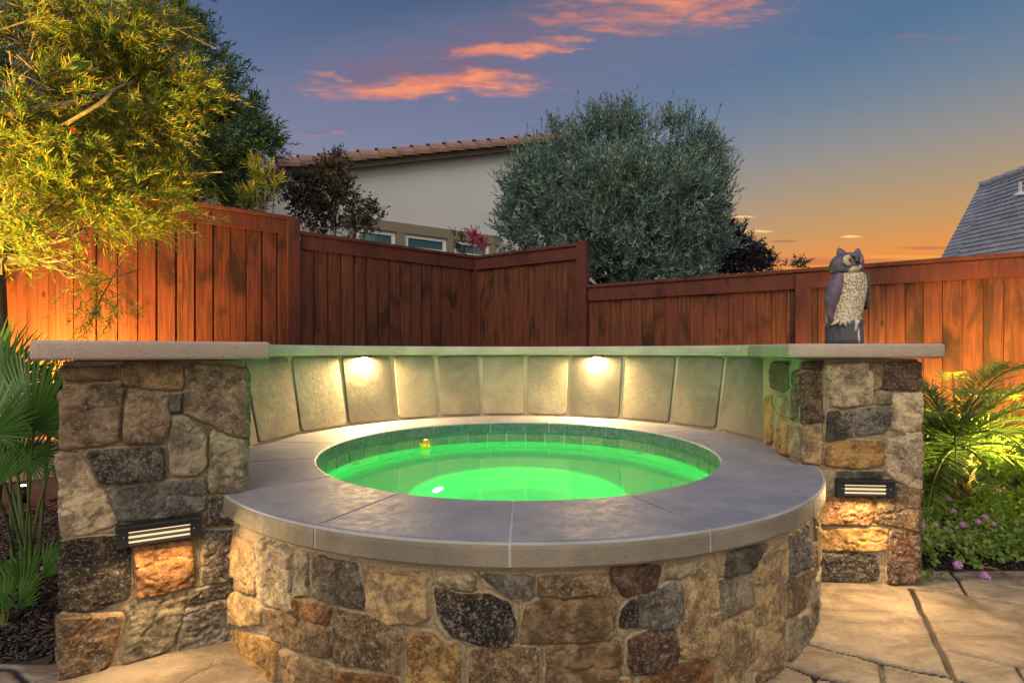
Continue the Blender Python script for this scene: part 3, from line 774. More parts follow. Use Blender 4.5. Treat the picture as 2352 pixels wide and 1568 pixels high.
# ------------------------------------------------------------------ lights fixed to the masonry
WARM = (1.0, .66, .26)
for px, lb in ((838, 'small bronze under-cap light glowing on the curved wall, left one of the pair'), (1370, 'small bronze under-cap light glowing on the curved wall, right one of the pair')):
    a = ang_px(px, 1.46); c = cyl(a, 1.468, EYE - .031); rot = Matrix.Rotation(a, 3, 'Z')
    t = thing('wall_light', lb, 'wall light', c, 0, 'under-cap lights on the curved wall')
    def L_(v): return rot @ Vector(v)
    m = MB()
    pr = [(-.022, -.052), (-.022, .052), (.028, .062), (.028, -.062)]
    vs0 = [L_((x, y, .007)) for x, y in pr]; vs1 = [L_((x * 1.0, y * .9, -.006)) for x, y in pr]
    m.loft([vs1, vs0]).build('housing', grainy('bronze', (.05, .028, .014), (.09, .05, .025), 60, .45, .0005), t)
    m = MB(); m.box(L_((.0, 0, -.0085)), (.022, .05, .003), rot).build('led_strip', M_LED, t)
    lamp('lamp', 'AREA', L_((0, 0, -.0115)), 150, (1, .64, .25), t, .03, L_((.02, 0, -1)))

def step_light(pxs, uvf, P0, P1, label, power):
    """pxs: the four corners of the plate in picture units"""
    P0, P1 = Vector(P0), Vector(P1); e = (P1 - P0).normalized(); n = Vector((e.y, -e.x, 0))
    q = [uvf(p) for p in pxs]
    uc = sum(x for x, y in q) / 4; zc = sum(y for x, y in q) / 4
    wdt = (q[1][0] + q[2][0] - q[0][0] - q[3][0]) / 2; h = (q[0][1] + q[1][1] - q[2][1] - q[3][1]) / 2
    base = Vector((P0.x + e.x * uc, P0.y + e.y * uc, zc)) + n * .012
    t = thing('step_light', label, 'step light', base, 0, 'louvered step lights on the pillars')
    E = Vector((e.x, e.y, 0)); Zv = Vector((0, 0, 1)); rot = Matrix((E, -n, Zv)).transposed()
    hw, hh = wdt / 2, h / 2
    fr = MB(); op = hw * .72
    fr.box(Vector((0, 0, 0)) + Zv * (hh - h * .14) + n * .008, (wdt, .022, h * .28), rot)
    fr.box(-Zv * (hh - h * .05) + n * .008, (wdt, .022, h * .10), rot)
    for s in (-1, 1): fr.box(E * s * (hw + op) / 2 + n * .008 - Zv * h * .09, (hw - op, .022, h * .62), rot)
    fr.box(Zv * (hh + .002) + n * .02, (wdt, .046, .005), rot)
    fr.build('face_plate', M_BLACK, t, False, .0015)
    lv = [.19, -.06, -.29]
    for s in lv:
        MB().tube([E * (-op) + Zv * h * s + n * .004, E * op + Zv * h * s + n * .004], h * .075, 8).build('lamp_tube', M_TUBE, t, True)
    for s in (.065, -.175):
        MB().box(Zv * h * s + n * .014, (2 * op, .012, h * .05), rot).build('louver', M_BLACK, t)
    MB().box(-n * .006 - Zv * h * .06, (2 * op, .006, h * .62), rot).build('back_plate', M_BLACK, t)
    for s in (-1, 1):
        MB().ell(E * s * (op + (hw - op) * .35) + n * .02, (.003, .003, .003), None, 8, 6).build('screw', M_SILVER, t)
    lamp('lamp', 'AREA', -Zv * (hh * .2) + n * .055, power, (1, .64, .27), t, wdt * .7, n * 1.0 - Zv * .9, size_y=.02)
    return t
step_light([c1(p) for p in ((525, 860), (905, 812), (905, 900), (525, 957))], lpu, LP[0], LP[1], 'black louvered step light with glowing tubes on the left stone pillar', 6.5)
step_light([c4(p) for p in ((572, 865), (905, 878), (905, 970), (572, 957))], rpu, RP[0], RP[1], 'black louvered step light with glowing tubes on the pillar under the owl', 9.0)

# ------------------------------------------------------------------ ground, patio and beds
g = MB(); hole = [cyl(2 * math.pi * j / 48, 1.2, -.09) for j in range(48)]; rim = []
for j in range(48):
    a = 2 * math.pi * j / 48; m_ = max(abs(math.cos(a)), abs(math.sin(a))); rim.append(Vector((400 * math.cos(a) / m_, 200 + 400 * math.sin(a) / m_, -.09)))
hv = [g.bm.verts.new(p) for p in hole]; rv = [g.bm.verts.new(p) for p in rim]
for j in range(48): g.bm.faces.new((hv[j], rv[j], rv[(j + 1) % 48], hv[(j + 1) % 48]))
ground = g.build('ground', M_SOIL); ground['kind'] = 'structure'
c7 = crop(1761, 1263.4, .2513); c8 = crop(0, 1900 / 1.306, .2930)
grooves = [([(1320, 335), (1400, 500), (1480, 680), (1580, 880), (1680, 1100), (1750, 1190), (1860, 1420)], .014, c7),
 ([(370, 855), (600, 920), (860, 985), (1060, 1035), (1400, 1110), (1690, 1160), (2000, 1250)], .010, c7), ([(190, 1060), (440, 1150), (700, 1200), (1000, 1300)], .010, c7),
 ([(1050, 1035), (1090, 1300)], .010, c7), ([(1610, 915), (2000, 990), (2290, 1060), (2450, 1090)], .006, c7), ([(620, 345), (800, 385), (1100, 440), (1370, 475)], .004, c7),
 ([(1670, 180), (1760, 300), (1830, 400)], .009, c7), ([(1340, 340), (1600, 360), (1830, 400), (2100, 450), (2450, 500)], .007, c7),
 ([(1730, 250), (2000, 290), (2450, 370)], .004, c7), ([(440, 1150), (450, 1330)], .009, c7), ([(2290, 1060), (2400, 1250)], .008, c7),
 ([(1730, 240), (1500, 200)], .004, c7), ([(870, 1195), (1060, 1190)], .003, c7),
 ([(1380, 390), (1500, 320), (1700, 220)], .008, c8), ([(-60, 270), (100, 280), (250, 400)], .012, c8), ([(250, 380), (480, 290)], .006, c8)]
px0, px1, py0, py1, rs = -2.6, 3.6, .9, 2.50, .008
nx, ny = int((px1 - px0) / rs), int((py1 - py0) / rs)
gx, gy = np.meshgrid(np.linspace(px0, px1, nx), np.linspace(py0, py1, ny))
gw = gx + (fbm(gx * 8, gy * 8, 71, 4) - .47) * .016; gv = gy + (fbm(gx * 8, gy * 8, 91, 4) - .47) * .016
gr = np.zeros(gx.shape)
for pts, wdt, cf in grooves:
    pp = [G(*cf(p)) for p in pts]
    for a, b in zip(pp, pp[1:]):
        a, b = np.array(a[:2]), np.array(b[:2]); e = b - a; t = np.clip(((gw - a[0]) * e[0] + (gv - a[1]) * e[1]) / (e @ e), 0, 1)
        d = np.hypot(gw - a[0] - e[0] * t, gv - a[1] - e[1] * t)
        gr = np.maximum(gr, np.clip((1.3 - d / (wdt * .72)) * 2, 0, 1) * min(1, wdt / .007))
gr = np.clip(gr, 0, 1)
hz = (fbm(gx * 3.5, gy * 5, 33, 5) - .48) * .016 - gr ** 1.0 * .012
hz = np.where((gx < -1.38) & (gy > 1.75), -.06, hz)
hz = np.where((gx > 1.83) & (gy > 2.485), -.03, hz)
idx = np.arange(nx * ny).reshape(ny, nx)
fc = np.stack([idx[:-1, :-1], idx[:-1, 1:], idx[1:, 1:], idx[1:, :-1]], -1).reshape(-1, 4)
fc = fc[np.hypot(gx.ravel()[fc[:, 0]] - CX, gy.ravel()[fc[:, 0]] - CY) > 1.2]
me = mesh_np('patio', np.stack([gx.ravel(), gy.ravel(), hz.ravel()], 1), fc, {'groove': gr.ravel()})
patio = link('patio', me, M_PATIO, None, True); patio['kind'] = 'structure'
g = MB(); g.face([(-2.6, -6, -.004), (3.6, -6, -.004), (3.6, .9, -.004), (-2.6, .9, -.004)])
g.face([(3.6, -6, -.004), (9, -6, -.004), (9, 2.5, -.004), (3.6, 2.5, -.004)])
o = g.build('pavement', M_PATIO); o['kind'] = 'structure'

def chips(name, x0, x1, y0, y1, n, zf, seed):
    r = np.random.default_rng(seed)
    c = np.stack([r.uniform(x0, x1, n), r.uniform(y0, y1, n)], 1); z = zf(c[:, 0], c[:, 1]) + r.uniform(0, .016, n)
    th = r.uniform(0, 6.28, n); L = .010 + .045 * r.uniform(0, 1, n) ** 2.2; Wd = r.uniform(.005, .016, n); T = r.uniform(.002, .005, n)
    ti = r.normal(0, .35, n); tj = r.normal(0, .35, n)
    ax = np.stack([np.cos(th), np.sin(th), np.sin(ti)], 1); ay = np.stack([-np.sin(th), np.cos(th), np.sin(tj)], 1); az_ = np.cross(ax, ay)
    C = np.concatenate([c, z[:, None]], 1)
    V = []
    for sx, sy, sz in ((-1, -1, -1), (1, -1, -1), (1, 1, -1), (-1, 1, -1), (-1, -1, 1), (1, -1, 1), (1, 1, 1), (-1, 1, 1)):
        jit = r.uniform(.6, 1.0, (n, 1))
        V.append(C + ax * (L / 2 * sx)[:, None] * jit + ay * (Wd / 2 * sy)[:, None] * jit + az_ * (T / 2 * sz)[:, None])
    V = np.stack(V, 1).reshape(-1, 3)
    fb = np.array([(0, 3, 2, 1), (4, 5, 6, 7), (0, 1, 5, 4), (1, 2, 6, 5), (2, 3, 7, 6), (3, 0, 4, 7)])
    fc = (np.arange(n)[:, None, None] * 8 + fb[None]).reshape(-1, 4)
    o = link(name, mesh_np(name, V, fc), M_MULCH); o['kind'] = 'stuff'; return o
zmulch = lambda x, y: (fbm(x * 4, y * 4, 5, 3) - .45) * .05 - .012
for nm, x0, x1, y0, y1 in (('planting_bed', -5.2, -.9, 1.74, 6.0), ('planting_bed', 1.82, 6.0, 2.49, 6.5)):
    nx_, ny_ = 90, 80; qx, qy = np.meshgrid(np.linspace(x0, x1, nx_), np.linspace(y0, y1, ny_))
    zz = zmulch(qx, qy) - .006; ii = np.arange(nx_ * ny_).reshape(ny_, nx_)
    fc = np.stack([ii[:-1, :-1], ii[:-1, 1:], ii[1:, 1:], ii[1:, :-1]], -1).reshape(-1, 4)
    fc = fc[np.hypot(qx.ravel()[fc[:, 0]] - CX, qy.ravel()[fc[:, 0]] - CY) > 1.15]
    o = link(nm, mesh_np(nm, np.stack([qx.ravel(), qy.ravel(), zz.ravel()], 1), fc), M_SOIL, None, True); o['kind'] = 'structure'
o = chips('mulch', -3.2, -1.36, 1.78, 4.0, 26000, zmulch, 1); tag(o, 'dark shredded bark mulch beside the left pillar', 'mulch')
o = chips('mulch', 1.86, 4.2, 2.52, 4.4, 26000, zmulch, 2); tag(o, 'dark shredded bark mulch beside the right pillar', 'mulch')

# ------------------------------------------------------------------ fences
def fence(name, P0, P1, ztop, style, label, posts=(), zbot=-.05, rail_h=.15):
    P0, P1 = Vector(P0), Vector(P1); L = (P1 - P0).length; ang = math.atan2(P1.y - P0.y, P1.x - P0.x)
    th = thing(name, label, 'fence', (P0.x, P0.y, 0), ang, 'stained wood fence runs round the yard')
    # local x runs along the fence, local -y faces the camera
    pitch, fw, gap = style; mb = MB(); x = 0; i = 0
    while x < L - .01:
        w = min(fw * random.uniform(.93, 1.05), L - x)
        if gap is None:      # flat boards side by side
            mb.box((x + w / 2, random.uniform(-.006, .006), (zbot + ztop) / 2 - .05), (w - .004, .018, ztop - zbot - .1)); x += w
        else:
            mb.box((x + fw / 2, -.012, (zbot + ztop) / 2 - .05), (w - .002, .018, ztop - zbot - .1)); x += pitch * random.uniform(.95, 1.05)
    if gap is not None:
        x = -.05
        while x < L - .12:
            mb.box((x + .07, .006, (zbot + ztop) / 2 - .05), (.138, .016, ztop - zbot - .1)); x += .142
    else:
        mb.box((L / 2, .022, (zbot + ztop) / 2 - .06), (L - .01, .006, ztop - zbot - .14))
    mb.build('boards', M_FENCE, th, False, .0015)
    MB().box((L / 2, -.034, ztop - .04 - rail_h / 2), (L - .004, .022, rail_h)).build('top_rail', M_RAIL, th, False, .003)
    MB().box((L / 2, -.005, ztop - .018), (L + .02, .12, .036)).build('cap_board', M_RAIL, th, False, .004)
    for s, top in posts:
        MB().box((s, -.018, (top + zbot) / 2), (.13, .10, top - zbot)).build('post', M_RAIL, th, False, .004)
    return th
dA = Vector((.788, .616))
PA = Vector((-2.36, 5.70)); P_corner = Vector((-.513, 7.26)); P3_ = Vector((.88, 6.33)); P5 = Vector((4.07, 4.22))
ZA, ZB, ZC = EYE + 1.44, EYE + 1.30, EYE + .79
fence('fence', PA - dA * 4.2, PA, ZA, (.150, .137, 1), 'tall left fence run in orange uplight behind the feathery tree', [(4.20, ZA - .012), (1.9, ZA - .05)])
fence('fence', PA + dA * .075, P_corner, ZB, (.150, .137, 1), 'middle fence run under the beige house ending at the inside corner', [(2.37, ZB - .05)])
d3 = (P3_ - P_corner).normalized()
fence('fence', P_corner + d3 * .02, P3_, ZB, (.075, .078, None), 'short dark fence run between the inside corner and the tall post', [((P3_ - P_corner).length - .05, ZB + .012)])
d5 = (P5 - P3_).normalized()
fence('fence', P3_ + d5 * .045, P3_ + d5 * 5.6, ZC, (.13, .132, None), 'long low fence run behind the owl with a sloping top line', [(2.24, ZC - .05), (4.6, ZC - .05)])
# footing strip under the left fence
th = thing('kickboard', 'tan boards along the foot of the left fence behind the fan palm', 'retaining edge', (PA.x - dA.x * 4.2, PA.y - dA.y * 4.2, 0), math.atan2(dA.y, dA.x))
for s in range(3):
    MB().box((.75 + s * 1.5, -.09, .15), (1.48, .06, .34)).build('board', grainy('tan timber', (.30, .20, .11), (.40, .28, .16), 14, .8), th, False, .004)

# ------------------------------------------------------------------ neighbouring house with clay tile verge
ho = Vector((-2.84, 9.47, 0)); hx = Vector((.838, .545, 0)).normalized(); hang = math.atan2(hx.y, hx.x)
house = thing('house', 'beige stucco house with clay tile gable behind the fence', 'house', ho, hang)
def tp(px):
    kk = (px - 1176) / F; return (ho.x - kk * ho.y) / (kk * hx.y - hx.x)
def hz_(t, py): return EYE + (808 - py) / F * (ho.y + t * hx.y)
tL, tR = tp(645), tp(1290); zL, zR = hz_(tL, 405), hz_(tR, 335)
sl = (zR - zL) / (tR - tL)
tR2 = tR + 6.0
w = MB()
pts = [(tL - 2.2, .0), (tR2, .0), (tR2, zR - sl * 6.0), (tR, zR), (tL + .15, zL + sl * .15), (tL + .15, zL - .25), (tL - 2.2, zL - .25)]
vs = []
bmw = w.bm
f0 = [bmw.verts.new((x, 0, z)) for x, z in pts]; f1 = [bmw.verts.new((x, 5, z)) for x, z in pts]
bmw.faces.new(f0); bmw.faces.new(f1[::-1])
for i in range(len(pts)): bmw.faces.new((f0[i], f1[i], f1[(i + 1) % len(pts)], f0[(i + 1) % len(pts)]))
w.build('wall', M_STUCCO, house)
th_ = math.atan(sl)
def slope_rot(a): return Matrix.Rotation(-a, 3, 'Y')
Lr = (tR - tL) / math.cos(th_)
MB().box(((tL + tR) / 2, -.16, (zL + zR) / 2 + .03), (Lr + .1, .045, .14), slope_rot(th_)).build('fascia', M_FASCIA, house, False, .004)
MB().box(((tR + tR2) / 2, -.16, zR - sl * 3 + .03), (6 / math.cos(th_), .045, .14), slope_rot(-th_)).build('fascia', M_FASCIA, house, False, .004)
roof = MB()
nrmz = .10
for s, (xa, za, xb, zb_) in enumerate(((tL - .1, zL - .1 * sl, tR, zR), (tR, zR, tR2, zR - sl * 6))):
    roof.bm.faces.new([roof.bm.verts.new(p) for p in ((xa, -.13, za + nrmz), (xb, -.13, zb_ + nrmz), (xb, 5.3, zb_ + nrmz), (xa, 5.3, za + nrmz))])
    nr = 26
roof_o = roof.build('roof', M_ROOFTILE, house)
def barrel(mb, x0_, zz0, x1_, zz1, y, r0, r1, n=9, th=.012):
    a, b = Vector((x0_, y, zz0)), Vector((x1_, y, zz1)); t = (b - a).normalized(); up_ = Vector((-t.z, 0, t.x)); sd_ = Vector((0, 1, 0))
    rings = []
    for p, r in ((a, r0), (b, r1)):
        o_ = [p + sd_ * r * math.cos(q_) + up_ * r * math.sin(q_) for q_ in np.linspace(-.35, math.pi + .35, n)]
        i_ = [p + sd_ * (r - th) * math.cos(q_) + up_ * (r - th) * math.sin(q_) for q_ in np.linspace(math.pi + .35, -.35, n)]
        rings.append(o_ + i_)
    mb.loft(rings)
verge = MB(); nt = 18
for i in range(nt):
    s0, s1 = i / nt, (i + 1.16) / nt
    barrel(verge, tL - .08 + (tR - tL + .08) * s0, zL + .105 + (zR - zL) * s0 + .022, tL + (tR - tL) * min(s1, 1.0), zL + .10 + (zR - zL) * min(s1, 1.0), -.12, .15, .125)
for i in range(16):
    s0 = i * .36
    barrel(verge, tR + s0 + .42, zR + .12 - sl * (s0 + .42) + .02, tR + s0, zR + .10 - sl * s0, -.12, .15, .125)
verge.build('verge_tiles', M_ROOFTILE, house)
rt_ = MB(); nrow = 14
for i in range(nrow):      # courses seen from a step to the side
    y = .13 + i * .27
    barrel(rt_, tL - .1, zL + .09, tR, zR + .10, y, .09, .09)
rt_.build('roof_tiles', M_ROOFTILE, house)
MB().tube([(tR, -.1, zR + .17), (tR, 5.3, zR + .17)], .12, 12).build('ridge', M_ROOFTILE, house)
# windows with brown trim band
zwt = EYE + 2.22; zbt = EYE + 2.41
t0_, t1_ = tp(800), tp(1135)
MB().box(((t0_ + t1_) / 2 + .0, -.03, (zwt + zbt) / 2), (t1_ - t0_ + .2, .08, zbt - zwt)).build('window_trim', M_TRIM, house, False, .006)
wins = [(815, 907), (928, 1024), (1040, 1122)]
for a, b in ((800, 815), (907, 928), (1024, 1040), (1122, 1135)):
    MB().box(((tp(a) + tp(b)) / 2, -.028, zwt - .6), (tp(b) - tp(a), .076, 1.2)).build('window_trim', M_TRIM, house)
for a, b in wins:
    xa, xb = tp(a) + .003, tp(b) - .003; xm, wd_ = (xa + xb) / 2, xb - xa
    wn = MB()
    wn.box((xm, -.014, zwt - .035), (wd_, .03, .07)); wn.box((xa + .035, -.014, zwt - .65), (.07, .03, 1.16)); wn.box((xb - .035, -.014, zwt - .65), (.07, .03, 1.16))
    wo = wn.build('window', M_WHITE, house, False, .004)
    MB().face([(xa + .06, -.004, zwt - 1.2), (xb - .06, -.004, zwt - 1.2), (xb - .06, -.004, zwt - .06), (xa + .06, -.004, zwt - .06)]).build('pane', M_GLASS, wo)
    MB().box((xm, -.012, zwt - .24), (wd_ - .14, .012, .022)).build('slat', M_WHITE, wo)
MB().box((tp(690), -.04, 1.9), (.09, .07, 3.4)).build('downspout', M_WHITE, house, False, .01)
MB().box((tp(672), -.05, 2.30), (.07, .06, .09), None, .008).build('wall_fixture', M_WHITE, house)

# ------------------------------------------------------------------ slate roofed house on the right
h2 = thing('house', 'distant house with a steep blue grey tile roof at the right', 'house')
A_, B_, C_, D_ = W(2150, 640, 12.2), W(2262, 428, 12.9), W(2560, 318, 11.3), W(2560, 590, 10.6)
nn = (B_ - A_).cross(D_ - A_).normalized(); nn = -nn if nn.y > 0 else nn
nrow = 21; tiles = MB()
for i in range(nrow):
    s0, s1 = i / nrow, (i + 1) / nrow
    l0, r0_, l1, r1_ = A_.lerp(B_, s0), D_.lerp(C_, s0), A_.lerp(B_, s1 + .006), D_.lerp(C_, s1 + .006)
    nc = 15; offj = random.random()
    for j in range(nc):
        f0_, f1_ = max(0, (j + offj * .9 - .5) / nc), min(1, (j + 1 + offj * .9 - .5) / nc)
        if f1_ <= f0_: continue
        up0 = nn * (.035 + random.uniform(0, .008)); up1 = nn * .004; g_ = .0008
        q_ = [l0.lerp(r0_, f0_ + g_), l0.lerp(r0_, f1_ - g_), l1.lerp(r1_, f1_ - g_), l1.lerp(r1_, f0_ + g_)]
        top = [q_[0] + up0, q_[1] + up0, q_[2] + up1, q_[3] + up1]
        vt = [tiles.bm.verts.new(p) for p in top]; vb = [tiles.bm.verts.new(p - nn * .012) for p in q_]
        tiles.bm.faces.new(vt)
        for e_ in range(4): tiles.bm.faces.new((vb[e_], vb[(e_ + 1) % 4], vt[(e_ + 1) % 4], vt[e_]))
tiles.build('roof', M_SLATE, h2)
hip = MB()
for i in range(24):
    a_, b_ = A_.lerp(B_, i / 24), A_.lerp(B_, (i + 1.1) / 24); e_ = (b_ - a_).normalized(); sx = (D_ - A_).normalized()
    for p in (0,):
        q_ = [a_ - sx * .12 + nn * .02, a_ + sx * .17 + nn * .07, b_ + sx * .17 + nn * .045, b_ - sx * .12 - nn * .0]
        vt = [hip.bm.verts.new(x) for x in q_]; vb = [hip.bm.verts.new(x - nn * .06) for x in q_]
        hip.bm.faces.new(vt)
        for e2 in range(4): hip.bm.faces.new((vb[e2], vb[(e2 + 1) % 4], vt[(e2 + 1) % 4], vt[e2]))
hip.build('hip_tiles', M_SLATE, h2)
rg = MB()
for i in range(9):
    a_, b_ = B_.lerp(C_, i / 9), B_.lerp(C_, (i + 1.15) / 9)
    rg.tube([a_ - (C_ - B_).normalized() * .1 + Vector((0, 0, .05)), b_ + Vector((0, 0, .02))], [.10, .085], 8)
rg.build('ridge', M_SLATE, h2)
MB().face([A_ + Vector((.25, .3, -.1)), B_ + Vector((.1, .2, -.05)), B_ + Vector((5, 5, -.2)), A_ + Vector((5, 5, -.1))]).build('side_roof', M_SLATE, h2)
MB().prism([(A_.x + .5, A_.y + .5), (D_.x + .3, D_.y + .5), (D_.x + 3, D_.y + 6), (A_.x + 2, A_.y + 6)], 0, min(A_.z, D_.z) - .1).build('wall', M_STUCCO, h2)
vp = W(2342, 443, 11.62)
v_ = MB(); v_.tube([vp + nn * .05 - Vector((0, 0, .12)), vp + nn * .05 + Vector((0, 0, .20))], .035, 10); v_.tube([vp + nn * .06 - Vector((0, 0, .1)), vp + nn * .07 - Vector((0, 0, .03))], [.14, .045], 12)
v_.build('vent_pipe', plain('vent metal', (.5, .45, .48), .5), h2)

# ------------------------------------------------------------------ foliage
def unit(v): return v / (np.linalg.norm(v, axis=-1, keepdims=True) + 1e-9)
def lobes_sample(lobes, n, r, shell=.45):
    wts = np.array([l[3] ** 2 * (l[4] if len(l) > 4 else 1) for l in lobes]); wts = wts / wts.sum()
    k_ = r.choice(len(lobes), n, p=wts); L = np.array([l[:4] for l in lobes])[k_]
    d = unit(r.normal(size=(n, 3))); rad = (shell + (1 - shell) * r.uniform(0, 1, n)) ** .7
    return L[:, :3] + d * (L[:, 3] * rad)[:, None], d
def leaves(B, D, Nn, L, Wd, oval=False):
    """one leaf per row: base B, direction D, width direction from Nn"""
    Sd = unit(np.cross(D, Nn)); Nn = unit(np.cross(Sd, D)); n = len(B); L = L[:, None]; Wd = Wd[:, None]
    if not oval:
        V = np.stack([B, B + D * L * .42 + Sd * Wd / 2 , B + D * L - Nn * L * .08, B + D * L * .42 - Sd * Wd / 2], 1)
        fc = np.arange(n * 4).reshape(n, 4)
    else:
        V = np.stack([B, B + D * L * .28 + Sd * Wd * .46, B + D * L * .68 + Sd * Wd * .40 - Nn * L * .03, B + D * L - Nn * L * .12,
                      B + D * L * .68 - Sd * Wd * .40 - Nn * L * .03, B + D * L * .28 - Sd * Wd * .46], 1)
        fc = np.arange(n * 6).reshape(n, 6)
    return V.reshape(-1, 3), fc
def shoots(B, D, L, nl, ll, lw, r, ang=.8, t0=.05, oval=False, curl=.0, jitter=.25):
    n = len(B); T = np.linspace(t0, 1, nl)[None] + r.uniform(-.5, .5, (n, nl)) / nl
    a = unit(np.cross(D, r.normal(size=(n, 3)))); b = np.cross(D, a)
    ph = np.arange(nl)[None] * 2.4 + r.uniform(0, 6.28, (n, 1)); an = ang * (1 - .45 * T) + r.normal(0, jitter, (n, nl))
    sd_ = a[:, None] * np.cos(ph)[..., None] + b[:, None] * np.sin(ph)[..., None]
    dr = D[:, None] * np.cos(an)[..., None] + sd_ * np.sin(an)[..., None]
    base = B[:, None] + D[:, None] * (L[:, None] * T)[..., None]; base[..., 2] -= curl * (T ** 2) * L[:, None]
    nr_ = D[:, None] + r.normal(0, .6, (n, nl, 3))
    Ls = ll * r.uniform(.65, 1.2, (n, nl)) * (1.05 - .35 * T)
    return leaves(base.reshape(-1, 3), unit(dr).reshape(-1, 3), nr_.reshape(-1, 3), Ls.ravel(), (Ls * lw).ravel(), oval)
def px_lobes(lst):
    o = []
    for l in lst:
        p = W(l[0], l[1], l[2]); o.append((p.x, p.y, p.z, l[3] * l[2] / F) + tuple(l[4:]))
    return o
def branches(mb, root, lobes, r0, seed, wob=.12, seg=6, upto=.8):
    rr = random.Random(seed)
    for l in lobes:
        tgt = Vector(l[:3]); p0 = Vector(root); pts = []
        for i in range(seg + 1):
            t = i / seg * upto; q_ = p0.lerp(tgt, t); q_.z += math.sin(t * math.pi) * (tgt - p0).length * .06
            q_ += Vector((rr.uniform(-1, 1), rr.uniform(-1, 1), rr.uniform(-1, 1))) * wob * min(t * 2, 1) * (tgt - p0).length * .25
            pts.append(q_)
        mb.tube(pts, [r0 * (1 - .8 * i / seg) for i in range(seg + 1)], 6)
    return mb

def clumped(lobes, nc, per, r, shell, crad, up, outw=.6, spread=.4, bias=(0, 0, 0)):
    C, d = lobes_sample(lobes, nc, r, shell)
    Dm = unit(d * outw + np.array([0, 0, up]) + np.array(bias) + r.normal(0, spread, (nc, 3)))
    cnt = r.integers(int(per * .4), int(per * 1.7), nc); k_ = np.repeat(np.arange(nc), cnt)
    size = r.uniform(.6, 1.4, nc)[k_][:, None]
    B = C[k_] + r.normal(0, 1, (len(k_), 3)) * crad * size * .5
    D = unit(Dm[k_] + r.normal(0, .33, (len(k_), 3)) + unit(B - C[k_]) * .25)
    return B, D
# olive tree
r = np.random.default_rng(5)
OZ = 8.2
ol = px_lobes([(1410, 335, OZ, 85), (1315, 385, OZ, 75), (1500, 345, OZ, 85), (1585, 365, OZ, 70), (1600, 410, OZ, 52), (1225, 420, OZ - .2, 58), (1210, 460, OZ - .2, 65), (1290, 470, OZ - .6, 90), (1400, 450, OZ - .8, 110),
                (1510, 460, OZ - .7, 105), (1600, 480, OZ - .3, 75), (1250, 545, OZ - .3, 75), (1350, 570, OZ - .7, 100), (1470, 580, OZ - .8, 105), (1570, 585, OZ - .5, 90), (1180, 545, OZ, 45, .8), (1400, 640, OZ - .5, 90),
                (1530, 640, OZ - .5, 90), (1260, 320, OZ, 35, .35), (1625, 330, OZ, 40, .4), (1440, 520, OZ + .4, 130), (1150, 580, OZ, 35, .6), (1620, 560, OZ - .2, 55), (1640, 430, OZ - .2, 35, .5)])
ol = [l[:3] + (l[3] * .84,) + tuple(l[4:]) for l in ol]
B, D = clumped(ol, 560, 13, r, .5, .17, .9, .6, .35); n = len(B)
V1, F1 = shoots(B, D, r.uniform(.14, .36, n), 15, .090, .27, r, .75, oval=False)
tip = px_lobes([(1625, 290, OZ, 12), (1620, 330, OZ, 14), (1260, 295, OZ, 14), (1240, 300, OZ, 12), (1330, 265, OZ, 14), (1365, 262, OZ, 14), (1430, 270, OZ, 18), (1480, 268, OZ, 18), (1535, 262, OZ, 18), (1575, 278, OZ, 16), (1400, 262, OZ, 14), (1660, 430, OZ, 14), (1672, 470, OZ, 12)] + [(x_, (268 if x_ > 1340 else 268 + (1340 - x_) * .42) + random.uniform(-12, 26), OZ + random.uniform(-.3, .3), 12) for x_ in range(1200, 1650, 14)])
Bt = np.repeat(np.array([l[:3] for l in tip]), 2, 0) + r.normal(0, .07, (len(tip) * 2, 3)); Dt = unit(np.array([0, 0, 1.]) + r.normal(0, .2, (len(Bt), 3)))
Bt[:, 2] -= .26
V2, F2 = shoots(Bt, Dt, r.uniform(.3, .5, len(Bt)), 20, .085, .28, r, .6)
ot = thing('olive_tree', 'large grey green olive tree rising behind the low fence run', 'tree', (0, 0, 0))
link('crown', mesh_np('crown', np.concatenate([V1, V2]), np.concatenate([F1, F2 + len(V1)])), M_OLIVE, ot)
mb = MB(); rt0 = W(1420, 900, OZ); rt0.z = -.05; fork = W(1420, 700, OZ)
mb.tube([rt0, rt0.lerp(fork, .5) + Vector((.05, 0, 0)), fork], [.14, .11, .09], 9); branches(mb, fork, ol, .035, 3)
mb.build('trunk', M_BARK, ot, True)

# feathery tree, front left
r = np.random.default_rng(8)
bl = px_lobes([(60, 80, 3.3, 95), (180, 95, 3.5, 95), (300, 110, 3.7, 90), (385, 150, 3.8, 75), (425, 235, 3.8, 58), (330, 230, 3.6, 90), (200, 230, 3.4, 85), (80, 200, 3.2, 90), (40, 330, 3.0, 85),
                (150, 350, 3.2, 90), (270, 350, 3.5, 92), (375, 325, 3.7, 75), (415, 395, 3.7, 52), (90, 450, 3.0, 80), (210, 460, 3.2, 80), (315, 460, 3.4, 70), (390, 500, 3.4, 42), (40, 540, 2.9, 45, .5),
                (130, 555, 3.0, 36, .5), (232, 632, 3.1, 30), (264, 676, 3.1, 26, 1.5), (250, 540, 3.2, 36), (330, 20, 3.8, 70, .6), (120, 10, 3.4, 90, .7), (385, 60, 3.9, 45, .5), (30, 655, 2.7, 26, .5), (160, 610, 3.0, 30), (-60, 250, 3.0, 120), (-50, 480, 2.8, 90)])
bl = [l[:3] + (l[3] * .86,) + tuple(l[4:]) for l in bl]
B, D = clumped(bl, 235, 12, r, .25, .12, .10, .6, .45, (.45, -.1, 0)); n = len(B)
V1, F1 = shoots(B, D, r.uniform(.10, .26, n), 26, .066, .105, r, .72, curl=.35, jitter=.3)
bt = thing('feathery_tree', 'feathery yellow green tree lit from below at the upper left', 'tree', (0, 0, 0))
link('crown', mesh_np('crown', V1, F1), M_BOTTLE, bt)
